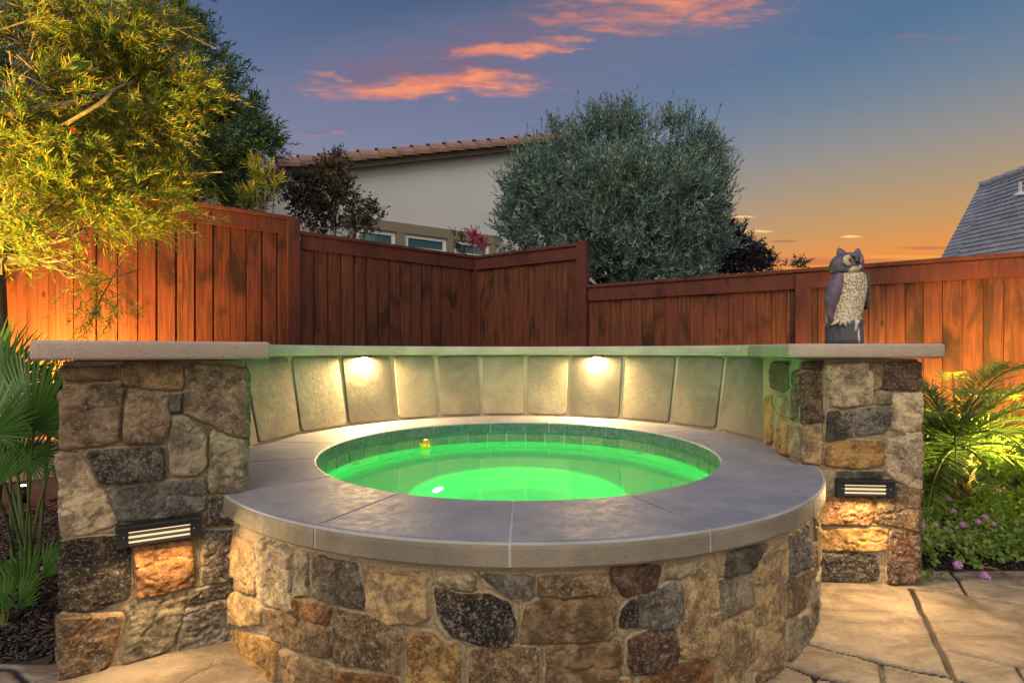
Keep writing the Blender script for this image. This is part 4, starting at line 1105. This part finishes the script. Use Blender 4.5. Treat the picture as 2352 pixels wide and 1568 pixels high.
mb = MB(); root = Vector((-3.45, 3.45, -.02))
hub_ = Vector((-3.35, 3.42, 1.6))
mb.tube([root, root.lerp(hub_, .5) + Vector((.04, .03, 0)), hub_], [.09, .075, .06], 10); branches(mb, hub_, bl, .022, 5, .10)
mb.tube([W(-60, 262, 2.95), W(60, 256, 2.98), W(150, 240, 3.1), W(250, 210, 3.25)], [.028, .024, .017, .008], 7)
mb.tube([W(95, 308, 3.1), W(160, 280, 3.0), W(230, 238, 3.05), W(265, 205, 3.15), W(300, 190, 3.3)], [.007, .011, .011, .008, .004], 7)
for i in range(260):      # twigs
    j = random.randrange(n); p = Vector(B[j]); q_ = Vector(D[j]); mb.tube([p - q_ * .28 + Vector((0, 0, -.03)), p, p + q_ * .18], [.005, .0035, .0015], 4, False)
mb.build('trunk', M_BARK, bt, True)
fp = W(162, 302, 2.93)
Vf, Ff = shoots(np.array([list(fp)]), unit(np.array([[.6, -.2, .1]])), np.array([.035]), 60, .02, .10, r, 1.4)
link('flower', mesh_np('flower', Vf, Ff), M_REDFL, bt)

# dense evergreen behind the left fence
r = np.random.default_rng(9)
el_ = px_lobes([(440, 170, 6.6, 90), (500, 260, 6.6, 85), (560, 290, 6.6, 60), (590, 340, 6.6, 38), (520, 360, 6.5, 90), (430, 330, 6.4, 100), (560, 420, 6.5, 55), (470, 440, 6.4, 80), (350, 250, 6.6, 120), (330, 420, 6.5, 110), (390, 110, 6.7, 90),
                (260, 200, 6.6, 120), (200, 350, 6.5, 130), (100, 200, 6.4, 150), (60, 400, 6.2, 130), (600, 440, 6.5, 30), (510, 200, 6.6, 40, .5)])
B, D = clumped(el_, 480, 12, r, .5, .16, .6, .7, .35); n = len(B)
V1, F1 = shoots(B, D, r.uniform(.12, .26, n), 15, .095, .22, r, .8, oval=False)
et = thing('evergreen_tree', 'dense dark evergreen tree behind the tall left fence', 'tree')
link('crown', mesh_np('crown', V1, F1), M_EVER, et)
mb = MB(); a_ = W(400, 800, 6.9); a_.z = 0; b_ = W(410, 480, 6.8); mb.tube([a_, b_], [.13, .08], 9); branches(mb, b_, el_, .03, 8); mb.build('trunk', M_BARK, et, True)

# yellow lit shrub tips at the end of the evergreen
r = np.random.default_rng(10)
yl = px_lobes([(610, 410, 5.75, 26), (590, 390, 5.75, 18), (630, 430, 5.75, 20), (600, 450, 5.8, 24), (580, 470, 5.9, 24)])
n = 60; B, d = lobes_sample(yl, n, r, .1); D = unit(d * .6 + np.array([.1, -.2, .6]) + r.normal(0, .3, (n, 3)))
V1, F1 = shoots(B, D, r.uniform(.08, .18, n), 14, .11, .16, r, .7)
ys = thing('shrub', 'yellow green leaf spray poking over the tall fence beside the evergreen', 'shrub')
link('foliage', mesh_np('foliage', V1, F1), M_BOTTLE, ys)
mb = MB(); a_ = W(600, 640, 6.1); a_.z = 0
for l in yl: mb.tube([a_, a_.lerp(Vector(l[:3]), .6), l[:3]], [.02, .012, .005], 6)
mb.build('stem', M_BARK, ys)

# crape myrtle, maroon
r = np.random.default_rng(12)
ml = px_lobes([(770, 400, 7.4, 40), (740, 430, 7.4, 45), (700, 440, 7.4, 40), (790, 440, 7.3, 32), (760, 470, 7.3, 45), (720, 490, 7.4, 35), (830, 480, 7.3, 24), (855, 500, 7.3, 22), (820, 520, 7.3, 24), (775, 370, 7.4, 12), (772, 352, 7.4, 7, 2), (745, 515, 7.4, 30, .5), (680, 460, 7.4, 22)])
n = 950; B, d = lobes_sample(ml, n, r, .3); D = unit(d * .8 + np.array([0, 0, .5]) + r.normal(0, .5, (n, 3)))
V1, F1 = shoots(B, D, r.uniform(.06, .16, n), 9, .055, .55, r, 1.0, oval=True)
mt_ = thing('crape_myrtle', 'maroon leaved crape myrtle in front of the beige house wall', 'tree')
link('crown', mesh_np('crown', V1, F1), M_MYRTLE, mt_)
mb = MB(); a_ = W(765, 700, 7.5); a_.z = .0
for l in ml:
    a2 = a_ + Vector((random.uniform(-.12, .12), 0, 0)); m_ = Vector((a2.x * .6 + l[0] * .4, l[1], 1.9)); mb.tube([a2, m_, Vector(l[:3])], [.02, .015, .004], 6)
mb.build('trunk', M_BARK, mt_, True)
# small things over the fence
def small_tree(name, label, cat, lst, n, m, ll, lw, seed, base, up=.5, oval=True, nl=10):
    r = np.random.default_rng(seed); l_ = px_lobes(lst); B, d = lobes_sample(l_, n, r, .2); D = unit(d * .8 + np.array([0, 0, up]) + r.normal(0, .4, (n, 3)))
    V1, F1 = shoots(B, D, r.uniform(.06, .18, n), nl, ll, lw, r, .9, oval=oval)
    t = thing(name, label, cat); link('crown', mesh_np('crown', V1, F1), m, t)
    mb = MB(); a_ = W(*base); a_.z = 0
    for l in l_: mb.tube([a_, a_.lerp(Vector(l[:3]), .6) + Vector((0, 0, .1)), Vector(l[:3])], [.03, .018, .005], 6)
    mb.build('trunk', M_BARK, t, True); return t
small_tree('dark_tree', 'small dark leafed tree against the sunset beside the olive', 'tree', [(1680, 545, 8.6, 30), (1700, 585, 8.6, 45), (1740, 600, 8.6, 32), (1665, 600, 8.6, 45), (1755, 590, 8.6, 14), (1670, 520, 8.6, 16)], 900, M_DARKTREE, .06, .5, 21, (1690, 700, 8.7), .25)
small_tree('shrub', 'tiny bright green sprig above the low fence cap', 'shrub', [(1832, 608, 7.5, 9), (1845, 606, 7.5, 6), (1800, 616, 7.5, 5, .5)], 26, M_SPRIG, .05, .5, 22, (1832, 700, 7.6))
small_tree('flowering_shrub', 'crimson pink blossom spike showing above the fence by the windows', 'shrub', [(1095, 552, 8.6, 13), (1085, 540, 8.6, 7), (1110, 572, 8.6, 8)], 90, M_PINK, .035, .6, 23, (1095, 700, 8.7), .6)
small_tree('shrub', 'thin reddish green twigs just above the fence under the windows', 'shrub', [(1062, 560, 8.5, 14), (1048, 545, 8.5, 7), (1072, 575, 8.5, 10)], 32, M_MYRTLE, .05, .5, 24, (1062, 700, 8.6), .8)

# ------------------------------------------------------------------ fan palm
def fan_leaf(leaf, stalk, root, hub, axis, nrm, rad, nseg, seed, spread=2.5):
    rr = random.Random(seed); hub, axis, nrm = Vector(hub), Vector(axis).normalized(), Vector(nrm).normalized()
    side = nrm.cross(axis).normalized(); nrm = axis.cross(side).normalized()
    bm = leaf.bm
    for i in range(nseg):
        a = (i / (nseg - 1) - .5) * spread; L = rad * (1 - .22 * abs(a / spread * 2) ** 2) * rr.uniform(.93, 1.03)
        d = axis * math.cos(a) + side * math.sin(a); s = (-axis * math.sin(a) + side * math.cos(a)); da = spread / nseg
        wv_ = L * .52 * math.tan(da / 2) * 1.02
        dr = rr.uniform(.04, .14)
        pts = [(0, .004), (.25, L * .25 * math.tan(da / 2)), (.52, wv_), (.78, wv_ * .72), (1.0, .0008)]
        prev = None
        for t, w_ in pts:
            c = hub + d * L * t - nrm * L * dr * t * t
            cur = [bm.verts.new(c - s * w_ - nrm * w_ * .45), bm.verts.new(c + nrm * w_ * .3), bm.verts.new(c + s * w_ - nrm * w_ * .45)]
            if prev:
                bm.faces.new((prev[0], prev[1], cur[1], cur[0])); bm.faces.new((prev[1], prev[2], cur[2], cur[1]))
            prev = cur
    root = Vector(root); m_ = root.lerp(hub, .55) + Vector((0, 0, .05))
    stalk.tube([root, m_, hub], [.008, .005, .004], 6)
fpalm = thing('fan_palm', 'dark green fan palm growing beside the left pillar', 'palm')
rootp = Vector((-2.12, 2.32, 0.0))
fans = [((78, 985, 2.15), (.35, -.1, .8), (-.15, -.95, .15), 215, 40, 2.9), ((15, 900, 2.25), (.35, 0, .95), (0, -1, .2), 150, 30, 2.4), ((-25, 1000, 2.05), (.5, .0, .8), (-.3, -.9, .3), 150, 30, 2.6),
        ((110, 1000, 2.5), (.2, .1, .9), (.1, -.9, .3), 140, 30, 2.4), ((60, 1045, 2.2), (.9, 0, -.1), (.1, -.8, .6), 95, 24, 2.2), ((-10, 1120, 1.95), (-.2, 0, .8), (.2, -.9, .2), 120, 24, 2.2), ((115, 1075, 2.35), (.7, 0, .25), (0, -.8, .6), 80, 18, 2.0),
        ((20, 1010, 2.3), (.1, 0, 1), (.05, -.95, .3), 240, 36, 2.6), ((120, 960, 2.6), (.1, .0, 1), (-.2, -.9, .2), 150, 30, 2.6), ((-30, 900, 2.4), (.3, 0, .9), (0, -.9, .3), 190, 30, 2.4), ((40, 1090, 2.4), (-.3, 0, .7), (.1, -.9, .3), 130, 26, 2.6)]
for i, (hp, ax, nr_, rp, ns, sp_) in enumerate(fans):
    lf, sk = MB(), MB(); fan_leaf(lf, sk, rootp + Vector((random.uniform(-.06, .06), random.uniform(-.06, .06), 0)), W(*hp), ax, nr_, rp * hp[2] / F, ns, i, sp_)
    o = lf.build('frond', M_FANPALM, fpalm); sk.build('stalk', M_STEM, o)
def small_palm(px, py, d, label, rad, n, seed):
    rr = random.Random(seed); base = W(px, py, d); base.z = 0
    t = thing('palm_seedling', label, 'palm', (0, 0, 0), 0)
    for i in range(n):
        a = 2 * math.pi * i / n + rr.uniform(-.3, .3); ax = Vector((math.cos(a) * .6, math.sin(a) * .3, .8)); hub = base + Vector((math.cos(a) * .05, math.sin(a) * .04, rr.uniform(.05, .12)))
        lf, sk = MB(), MB(); fan_leaf(lf, sk, base, hub, ax, Vector((.1, -.9, .4)), rad * rr.uniform(.8, 1.1), 9, seed + i, 1.2)
        o = lf.build('frond', M_FANPALM, t); sk.build('stalk', M_STEM, o)
small_palm(70, 1290, 2.15, 'small palm seedling in mulch below the large fan palm', .16, 5, 40)
small_palm(10, 1330, 1.98, 'palm seedling with rounded blades at the left picture edge', .11, 5, 50)

# ------------------------------------------------------------------ pygmy date palm
dp = thing('date_palm', 'pygmy date palm with arching feathery fronds beside the right pillar', 'palm')
droot = Vector((2.80, 3.32, 0)); dtop = droot + Vector((-.04, -.02, .42))
tr = MB(); tr.tube([droot, droot.lerp(dtop, .5) + Vector((.02, 0, 0)), dtop], [.085, .075, .085], 12)
for i in range(60):
    a = i * 2.4; z = i / 60; p = droot.lerp(dtop, z) + Vector((math.cos(a), math.sin(a), 0)) * .08
    tr.box(p, (.03, .02, .05), Matrix.Rotation(a, 3, 'Z') @ Matrix.Rotation(.5, 3, 'Y'))
tr.build('trunk', M_PALMTRUNK, dp)
rr = random.Random(4)
NF = 34
for i in range(NF):
    a = i * 2.39996; lift = 1.35 - 1.3 * (i / NF); Lf = rr.uniform(.62, .85)
    hd = Vector((math.cos(a), math.sin(a), 0)); p = dtop.copy(); v = (hd * math.cos(lift) + Vector((0, 0, math.sin(lift)))).normalized()
    pts = [p.copy()]; dirs = [v.copy()]
    for s in range(12):
        p = p + v * Lf / 12; v = (v + Vector((0, 0, -.105 - .01 * s)) * 1.0).normalized(); pts.append(p.copy()); dirs.append(v.copy())
    rach = MB(); rach.tube(pts, [.009 * (1 - .8 * s / 12) for s in range(13)], 5)
    Bs, Ds, Ls = [], [], []
    for s in range(60):
        t = .10 + .90 * s / 60; f = t * 12; j = min(int(f), 11); q_ = pts[j].lerp(pts[j + 1], f - j); dv = dirs[j]; sd_ = dv.cross(Vector((0, 0, 1))).normalized(); upv = sd_.cross(dv)
        for sg in (-1, 1):
            dd = (dv * .62 + sd_ * sg * .8 + upv * rr.uniform(-.1, .35)).normalized(); Bs.append(q_); Ds.append(dd); Ls.append(.21 * math.sin(math.pi * min(1, t * .85 + .12)) * rr.uniform(.85, 1.1))
    Bs, Ds, Ls = np.array(Bs), np.array(Ds), np.array(Ls)
    # drooping two-part leaflets
    Nn = np.tile([[0, 0, 1.]], (len(Bs), 1)); V1, F1 = leaves(Bs, Ds, Nn + r.normal(0, .2, Bs.shape), Ls, np.full(len(Bs), .0095))
    o = link('frond', mesh_np('frond', V1, F1), M_DATE, dp); rach.build('stalk', M_STEM, o)

# ------------------------------------------------------------------ lantana and ground cover
def cover(label, x0, x1, y0, y1, n, zf, seed, name='flowering_shrub', flowers=(), ll=.032, dens=None):
    r = np.random.default_rng(seed); t = thing(name, label, 'shrub')
    x, y = r.uniform(x0, x1, n), r.uniform(y0, y1, n); z = zf(x, y) ; keep = z > .0
    if dens: keep &= dens(x, y, r)
    x, y, z = x[keep], y[keep], z[keep]; n = len(x)
    z = z * r.uniform(.25, 1.0, n) ** .5
    D = unit(np.stack([r.normal(0, .6, n), r.normal(-.25, .6, n), r.uniform(.3, 1.0, n)], 1))
    V1, F1 = shoots(np.stack([x, y, z], 1), D, r.uniform(.04, .10, n), 8, ll, .62, r, 1.15, oval=True)
    link('foliage', mesh_np('foliage', V1, F1), M_LANT, t)
    for p, rad in flowers:
        k_ = 46; dd = unit(r.normal(size=(k_, 3)) + np.array([0, -.4, .4])); Bf = np.array(list(p)) + dd * rad * .55
        V1, F1 = leaves(Bf, unit(np.cross(dd, r.normal(size=(k_, 3)))), dd, np.full(k_, rad * .62), np.full(k_, rad * .5), True)
        link('flower', mesh_np('flower', V1, F1), M_LFLOWER, t)
    return t
fl = []
for px, py, d, rp in ((2178, 1143, 3.0, 9), (2190, 1174, 2.9, 8), (2148, 1205, 2.72, 9), (2173, 1215, 2.72, 8), (2180, 1222, 2.7, 11), (2141, 1245, 2.62, 11), (2183, 1246, 2.64, 9), (2118, 1207, 2.7, 10), (2246, 1198, 2.75, 9),
                      (2262, 1188, 2.8, 10), (2281, 1204, 2.75, 8), (2257, 1229, 2.7, 8), (2212, 1205, 2.75, 9), (2200, 1297, 2.46, 13), (2262, 1323, 2.40, 14), (2132, 1317, 2.42, 12), (2292, 1128, 3.1, 7)):
    fl.append((W(px, py, d), rp * d / F * 1.05))
bare = lambda x, y, r_: (fbm(x * 3.1 + 9, y * 3.1, 44, 3) < .50 + .10 * r_.uniform(-1, 1, len(x))) | (y < 2.70)
cover('low lantana with pink flower clusters spilling onto the patio edge', 1.86, 3.5, 2.50, 3.15, 1500, lambda x, y: .05 + .13 * fbm(x * 3, y * 3, 8, 3) * np.clip((y - 2.44) / .15, .3, 1), 31, flowers=fl, dens=bare)
cover('yellow lit leafy mound around the garden spotlight by the date palm', 2.35, 4.4, 3.12, 4.2, 1900, lambda x, y: .44 * np.exp(-(((x - 3.25) / .75) ** 2 + ((y - 3.72) / .45) ** 2)) * np.clip(np.hypot(x - 2.96, y - 3.4) / .12, 0, 1) + .02, 32, name='shrub', ll=.036)
# trailing runners across the patio
rn = thing('lantana_runner', 'thin lantana runner with leaves trailing over the patio stones', 'shrub')
m = MB(); P_ = [G(2215, 1302), G(2250, 1310), G(2290, 1315), G(2345, 1346)]
for p in P_: p.z = .02
m.tube(P_, .0022, 5); m.tube([G(2270, 1308) + Vector((0, 0, .02)), G(2310, 1325) + Vector((0, 0, .012)), G(2352, 1350) + Vector((0, 0, .012))], .0018, 5)
m.build('stem', M_BARK, rn)
r = np.random.default_rng(3); Bq = np.array([list(G(2222, 1303) + Vector((0, 0, .03))), list(G(2240, 1308) + Vector((0, 0, .03))), list(G(2132, 1330) + Vector((0, 0, .02))), list(G(2142, 1332) + Vector((0, 0, .02))), list(G(2125, 1325) + Vector((0, 0, .03)))])
V1, F1 = shoots(Bq, unit(r.normal(size=(5, 3)) + np.array([0, -.5, .5])), np.full(5, .05), 8, .034, .6, r, 1.2, oval=True); link('foliage', mesh_np('foliage', V1, F1), M_LANT, rn)
# fallen leaves
M_DRY = grainy('dry leaf', (.30, .12, .05), (.42, .20, .09), 60, .6, .001)
def dry_leaf(p, L, a, label):
    b = MB(); vs = []
    for s in range(7):
        t = s / 6; w_ = L * .26 * math.sin(math.pi * min(1, t * .96 + .02)); c = Vector(((t - .5) * L, 0, .014 * math.sin(t * 3.1)))
        vs.append([b.bm.verts.new(c + Vector((0, -w_, .006))), b.bm.verts.new(c), b.bm.verts.new(c + Vector((0, w_, .008)))])
    for u_, v2 in zip(vs, vs[1:]):
        b.bm.faces.new((u_[0], u_[1], v2[1], v2[0])); b.bm.faces.new((u_[1], u_[2], v2[2], v2[1]))
    o = b.build('fallen_leaf', M_DRY); o.location = p; o.rotation_euler = (.25, .1, a); tag(o, label, 'leaf', 'fallen dry leaves'); return o
dry_leaf(G(101, 1325) + Vector((0, 0, .025)), .07, .1, 'curled red brown leaf on the mulch beside the left pillar')
dry_leaf(G(2216, 1283) + Vector((0, 0, .03)), .07, -.5, 'long brown leaf on mulch near the lantana flowers')

# ------------------------------------------------------------------ garden spotlights
def spotlight(p, target, label, power, color, spot, size=.03):
    t = thing('spotlight', label, 'light', p, 0, 'garden spotlights'); d = (Vector(target) - Vector(p)).normalized()
    b = MB(); b.tube([d * -.05, d * .04], .028, 12); b.tube([d * .04, d * .055], [.03, .03], 12); b.build('housing', M_BLACK, t, True)
    MB().tube([(0, 0, -.12), d * -.02], .007, 6).build('stake', M_BLACK, t)
    MB().tube([d * .0552, d * .0565], .022, 12).build('lens', M_LED, t)
    lamp('lamp', 'SPOT', d * .062, power, color, t, size, d * 3, spot, .7); return t
spotlight((-3.56, 3.95, .30), (-3.8, 4.72, 1.1), 'black garden spotlight aimed up at the orange left fence', 1500, (1, .48, .07), R(108))
spotlight((-2.7, .9, .12), (-2.75, 3.3, 2.75), 'unseen spotlight added to light the feathery tree from the front', 3300, (1, .64, .10), R(46))  # added out of view to front-light the crown
spotlight((-3.05, 3.30, .14), (-2.9, 3.35, 2.0), 'black garden spotlight at the foot of the feathery tree trunk', 160, (1, .72, .14), R(130))
spotlight((3.2, 3.0, .14), (2.72, 3.3, .75), 'unseen spotlight added in the lantana bed to light the date palm', 330, (1, .80, .16), R(100))  # added out of view to brighten the palm fronds
spotlight((2.96, 3.44, .42), (3.65, 4.3, 1.05), 'black garden spotlight among the leaves beside the date palm', 1050, (1, .52, .06), R(160))

# ------------------------------------------------------------------ owl decoy
OX = lambda cx: (1837.7 + .1757 * cx - 1176) / F * 2.52
OZf = lambda cy: EYE + (808 - (536 + .1757 * cy)) / F * 2.52
OY = 2.52
owl = thing('owl_decoy', 'plastic horned owl decoy standing on the right pillar cap', 'owl figure', (OX(575), OY, EYE + .036))
def orel(cx, cy, dy=0):
    p = W(1837.7 + .1757 * cx, 536 + .1757 * cy, OY + dy); return p - owl.location
def oloft(rows, depth, yoff=0.0, n=20, pw=1.0):
    rings = []
    for cy, xl, xr in rows:
        a, b = orel(xl, cy), orel(xr, cy); c = (a + b) / 2; hw = (b.x - a.x) / 2; hd = depth(cy, hw) if callable(depth) else depth
        rings.append([Vector((c.x + hw * math.cos(t), yoff + hd * math.sin(t), c.z)) for t in [2 * math.pi * s / n for s in range(n)]])
    return rings
def m_breast(kk):
    p = objc(kk); v = kk.voro(kk.scaled(p, (1, .6, .85)), 95, 'F1'); v2 = kk.voro(kk.scaled(p, (1, .6, .9)), 62, 'DISTANCE_TO_EDGE')
    n = kk.noise(p, 25, 4, .6)
    m1 = kk.smooth(v2, .09, .02); m1 = kk.math('MULTIPLY', m1, kk.smooth(n, .40, .55))
    c = kk.mix(kk.smooth(v, .30, .14, 0, .75), (.66, .57, .40), (.13, .10, .08)); c = kk.mix(kk.math('MULTIPLY', m1, .6), c, (.03, .025, .03)); c = kk.mix(kk.smooth(kk.noise(p, 150, 2, .5), .56, .62, 0, .85), c, (.05, .04, .04))
    return princ(kk, c, .6, v, .006)
M_BREAST = mat('speckled breast paint', m_breast)
def m_purple(kk):
    p = objc(kk); n = kk.noise(p, 30, 5, .6); f = kk.noise(kk.scaled(p, (1, 1, .35)), 70, 3, .6)
    c = kk.mix(kk.smooth(n, .35, .7), (.10, .065, .115), (.19, .12, .185)); c = kk.mix(kk.smooth(f, .58, .7, 0, .6), c, (.05, .035, .06))
    return princ(kk, c, .55, f, .006)
M_PURP = mat('faded purple brown paint', m_purple)
M_DARKP = grainy('dark slate paint', (.035, .035, .055), (.08, .075, .11), 60, .5, .002)
M_CREAM = grainy('cream paint', (.45, .40, .30), (.60, .54, .42), 60, .6, .002)
M_EYE = plain('amber eye', (.32, .20, .04), .15); M_PUP = plain('pupil', (.015, .012, .01), .1)
def m_stump(kk):
    p = objc(kk); n = kk.noise(kk.scaled(p, (60, 60, 10)), 1.0, 5, .6); n2 = kk.noise(kk.scaled(p, (38, 38, 7)), 1.0, 3, .5)
    c = kk.mix(n, (.03, .035, .05), (.11, .12, .15)); c = kk.mix(kk.smooth(n2, .60, .68), c, (.60, .58, .60)); return princ(kk, c, .45, n, .008)
M_STUMP = mat('painted stump', m_stump)
MB().loft(oloft([(1195, 345, 740), (1150, 358, 750), (1050, 368, 775), (950, 378, 805), (850, 385, 828), (720, 395, 848), (620, 405, 842), (555, 440, 825), (522, 480, 795), (516, 520, 760)], lambda cy, hw: min(.072, hw * .95))).build('body', M_BREAST, owl, True)
MB().loft(oloft([(1200, 344, 356), (1130, 318, 366), (1050, 300, 385), (950, 285, 415), (850, 282, 455), (740, 298, 485), (640, 325, 500), (575, 368, 500), (535, 420, 490), (524, 450, 478)], lambda cy, hw: max(.012, hw * 1.15), -.030)).build('wing', M_PURP, owl, True)
MB().loft(oloft([(1000, 800, 815), (930, 808, 832), (850, 815, 856), (750, 815, 876), (650, 800, 882), (580, 800, 858), (550, 805, 835)], .035, -.005)).build('wing', M_DARKP, owl, True)
hc = orel(600, 395)
hd = MB(); hd.loft(oloft([(518, 430, 770), (505, 414, 785), (450, 407, 800), (390, 410, 806), (340, 430, 800), (295, 470, 790), (268, 530, 765), (255, 590, 720)], lambda cy, hw: min(.068, hw * .95), 0, 24))
for tipc, basec, wb in (((510, 188), (565, 300), 80), ((756, 190), (738, 300), 62)):
    a_, b_ = orel(*tipc, -.005), orel(*basec, -.005); ww = wb * .000364
    rings = []
    for t in (0, .35, .7, .92, 1.0):
        c = b_.lerp(a_, t); k_ = (1 - t) ** .6 + .08
        rings.append([c + Vector((ww * k_ * math.cos(q_), ww * .6 * k_ * math.sin(q_), 0)) for q_ in [2 * math.pi * s / 10 for s in range(10)]])
    hd.loft(rings)
head = hd.build('head', M_PURP, owl, True)
def disc(c, nrm, rx, rz, h, mt, nm, parent, roll=0.0):
    q = Vector(nrm).normalized().to_track_quat('Z', 'Y'); b = MB()
    b.loft([[Vector(c) + q @ Vector((rx * s_ * math.cos(t + roll), rz * s_ * math.sin(t + roll), hh)) for t in [2 * math.pi * s / 20 for s in range(20)]] for s_, hh in ((1, -.004), (1, h * .4), (.8, h), (.3, h * 1.2))])
    return b.build(nm, mt, parent, True)
disc(orel(640, 350, -.0625), (.35, -.93, .0), .036, .026, .004, M_CREAM, 'face_disc', head)
disc(orel(785, 355, -.047), (.75, -.66, .0), .024, .027, .005, M_CREAM, 'face_disc', head)
eye = disc(orel(652, 342, -.0665), (.35, -.93, 0), .0125, .0125, .006, M_EYE, 'eye', head)
disc(orel(656, 342, -.0735), (.35, -.93, 0), .0058, .0058, .002, M_PUP, 'pupil', eye)
eye = disc(orel(793, 345, -.047), (.75, -.66, 0), .011, .0125, .008, M_EYE, 'eye', head)
br_ = MB()
for a_, b_ in ((orel(600, 268, -.052), orel(735, 318, -.070)), (orel(790, 290, -.04), orel(738, 322, -.070))):
    br_.tube([a_, a_.lerp(b_, .5) + Vector((0, -.004, .001)), b_], [.004, .0075, .006], 8)
br_.build('brow', M_DARKP, head, True)
bk = MB(); bk.tube([orel(745, 312, -.060), orel(755, 340, -.078), orel(762, 385, -.083), orel(762, 420, -.074)], [.007, .013, .011, .002], 10); bk.build('beak', M_DARKP, head, True)
ch = MB(); ch.ell(orel(708, 458, -.052), (.034, .020, .018), Matrix.Rotation(-.35, 3, 'Y')); ch.build('throat', M_CREAM, head, True)
sp = MB(); rings = []
for cy, xl, xr, jj in ((1424, 350, 800, 0), (1380, 348, 800, .02), (1300, 352, 795, .03), (1240, 348, 800, .03), (1200, 375, 790, .02), (1150, 480, 800, .01), (1120, 590, 760, 0)):
    a_, b_ = orel(xl, cy), orel(xr, cy); c = (a_ + b_) / 2; hw = (b_.x - a_.x) / 2
    rings.append([Vector((c.x + hw * math.cos(t) * (1 + jj * math.sin(7 * t + cy)), (.0 if cy > 1195 else -.02) + min(.07, hw) * math.sin(t) * (1 + jj * math.sin(5 * t)), max(c.z, .0))) for t in [2 * math.pi * s / 28 for s in range(28)]])
rings[0] = [Vector((p.x, p.y, 0)) for p in rings[0]]
sp.loft(rings).build('stump', M_STUMP, owl, True)
for toes in (((520, 1150, (405, 1195)), (525, 1150, (450, 1160)), (528, 1145, (520, 1205)), (560, 1135, (645, 1180)), (545, 1150, (598, 1218))), ((735, 1110, (800, 1150)), (740, 1115, (820, 1195)), (735, 1120, (770, 1170)))):
    ft = MB()
    for cx, cy, (ex_, ey_) in toes:
        yd = .0 if cx < 700 else .025; a_, b_ = orel(cx, cy - 10, -.060 + yd), orel(ex_, ey_, -.074 + yd); ft.tube([a_, a_.lerp(b_, .5) + Vector((0, -.008, .004)), b_], [.0085, .0075, .0045], 8)
    ft.build('foot', M_CREAM, owl, True)

# ------------------------------------------------------------------ rubber duck
dk = thing('rubber_duck', 'yellow rubber duck with dark glasses floating by the tiled edge', 'toy', Vector(((977 - 1176) / F * 3.50, 3.50, WATER_Z)))
M_YEL = plain('yellow rubber', (.75, .60, .03), .35)
b = MB(); b.ell((0, 0, .012), (.034, .026, .022)); b.ell((-.03, 0, .026), (.012, .010, .008), Matrix.Rotation(.6, 3, 'Y')); b.build('body', M_YEL, dk, True)
b = MB(); b.ell((.006, -.003, .042), (.020, .019, .019)); h_ = b.build('head', M_YEL, dk, True)
b = MB(); b.ell((.012, -.023, .038), (.009, .009, .004)); b.build('beak', plain('orange rubber', (.7, .22, .02), .4), h_, True)
for s in (-1, 1):
    b = MB(); b.ell((.006 + s * .0085, -.019, .047), (.0075, .005, .0055)); b.build('eye', M_PUP, h_, True)
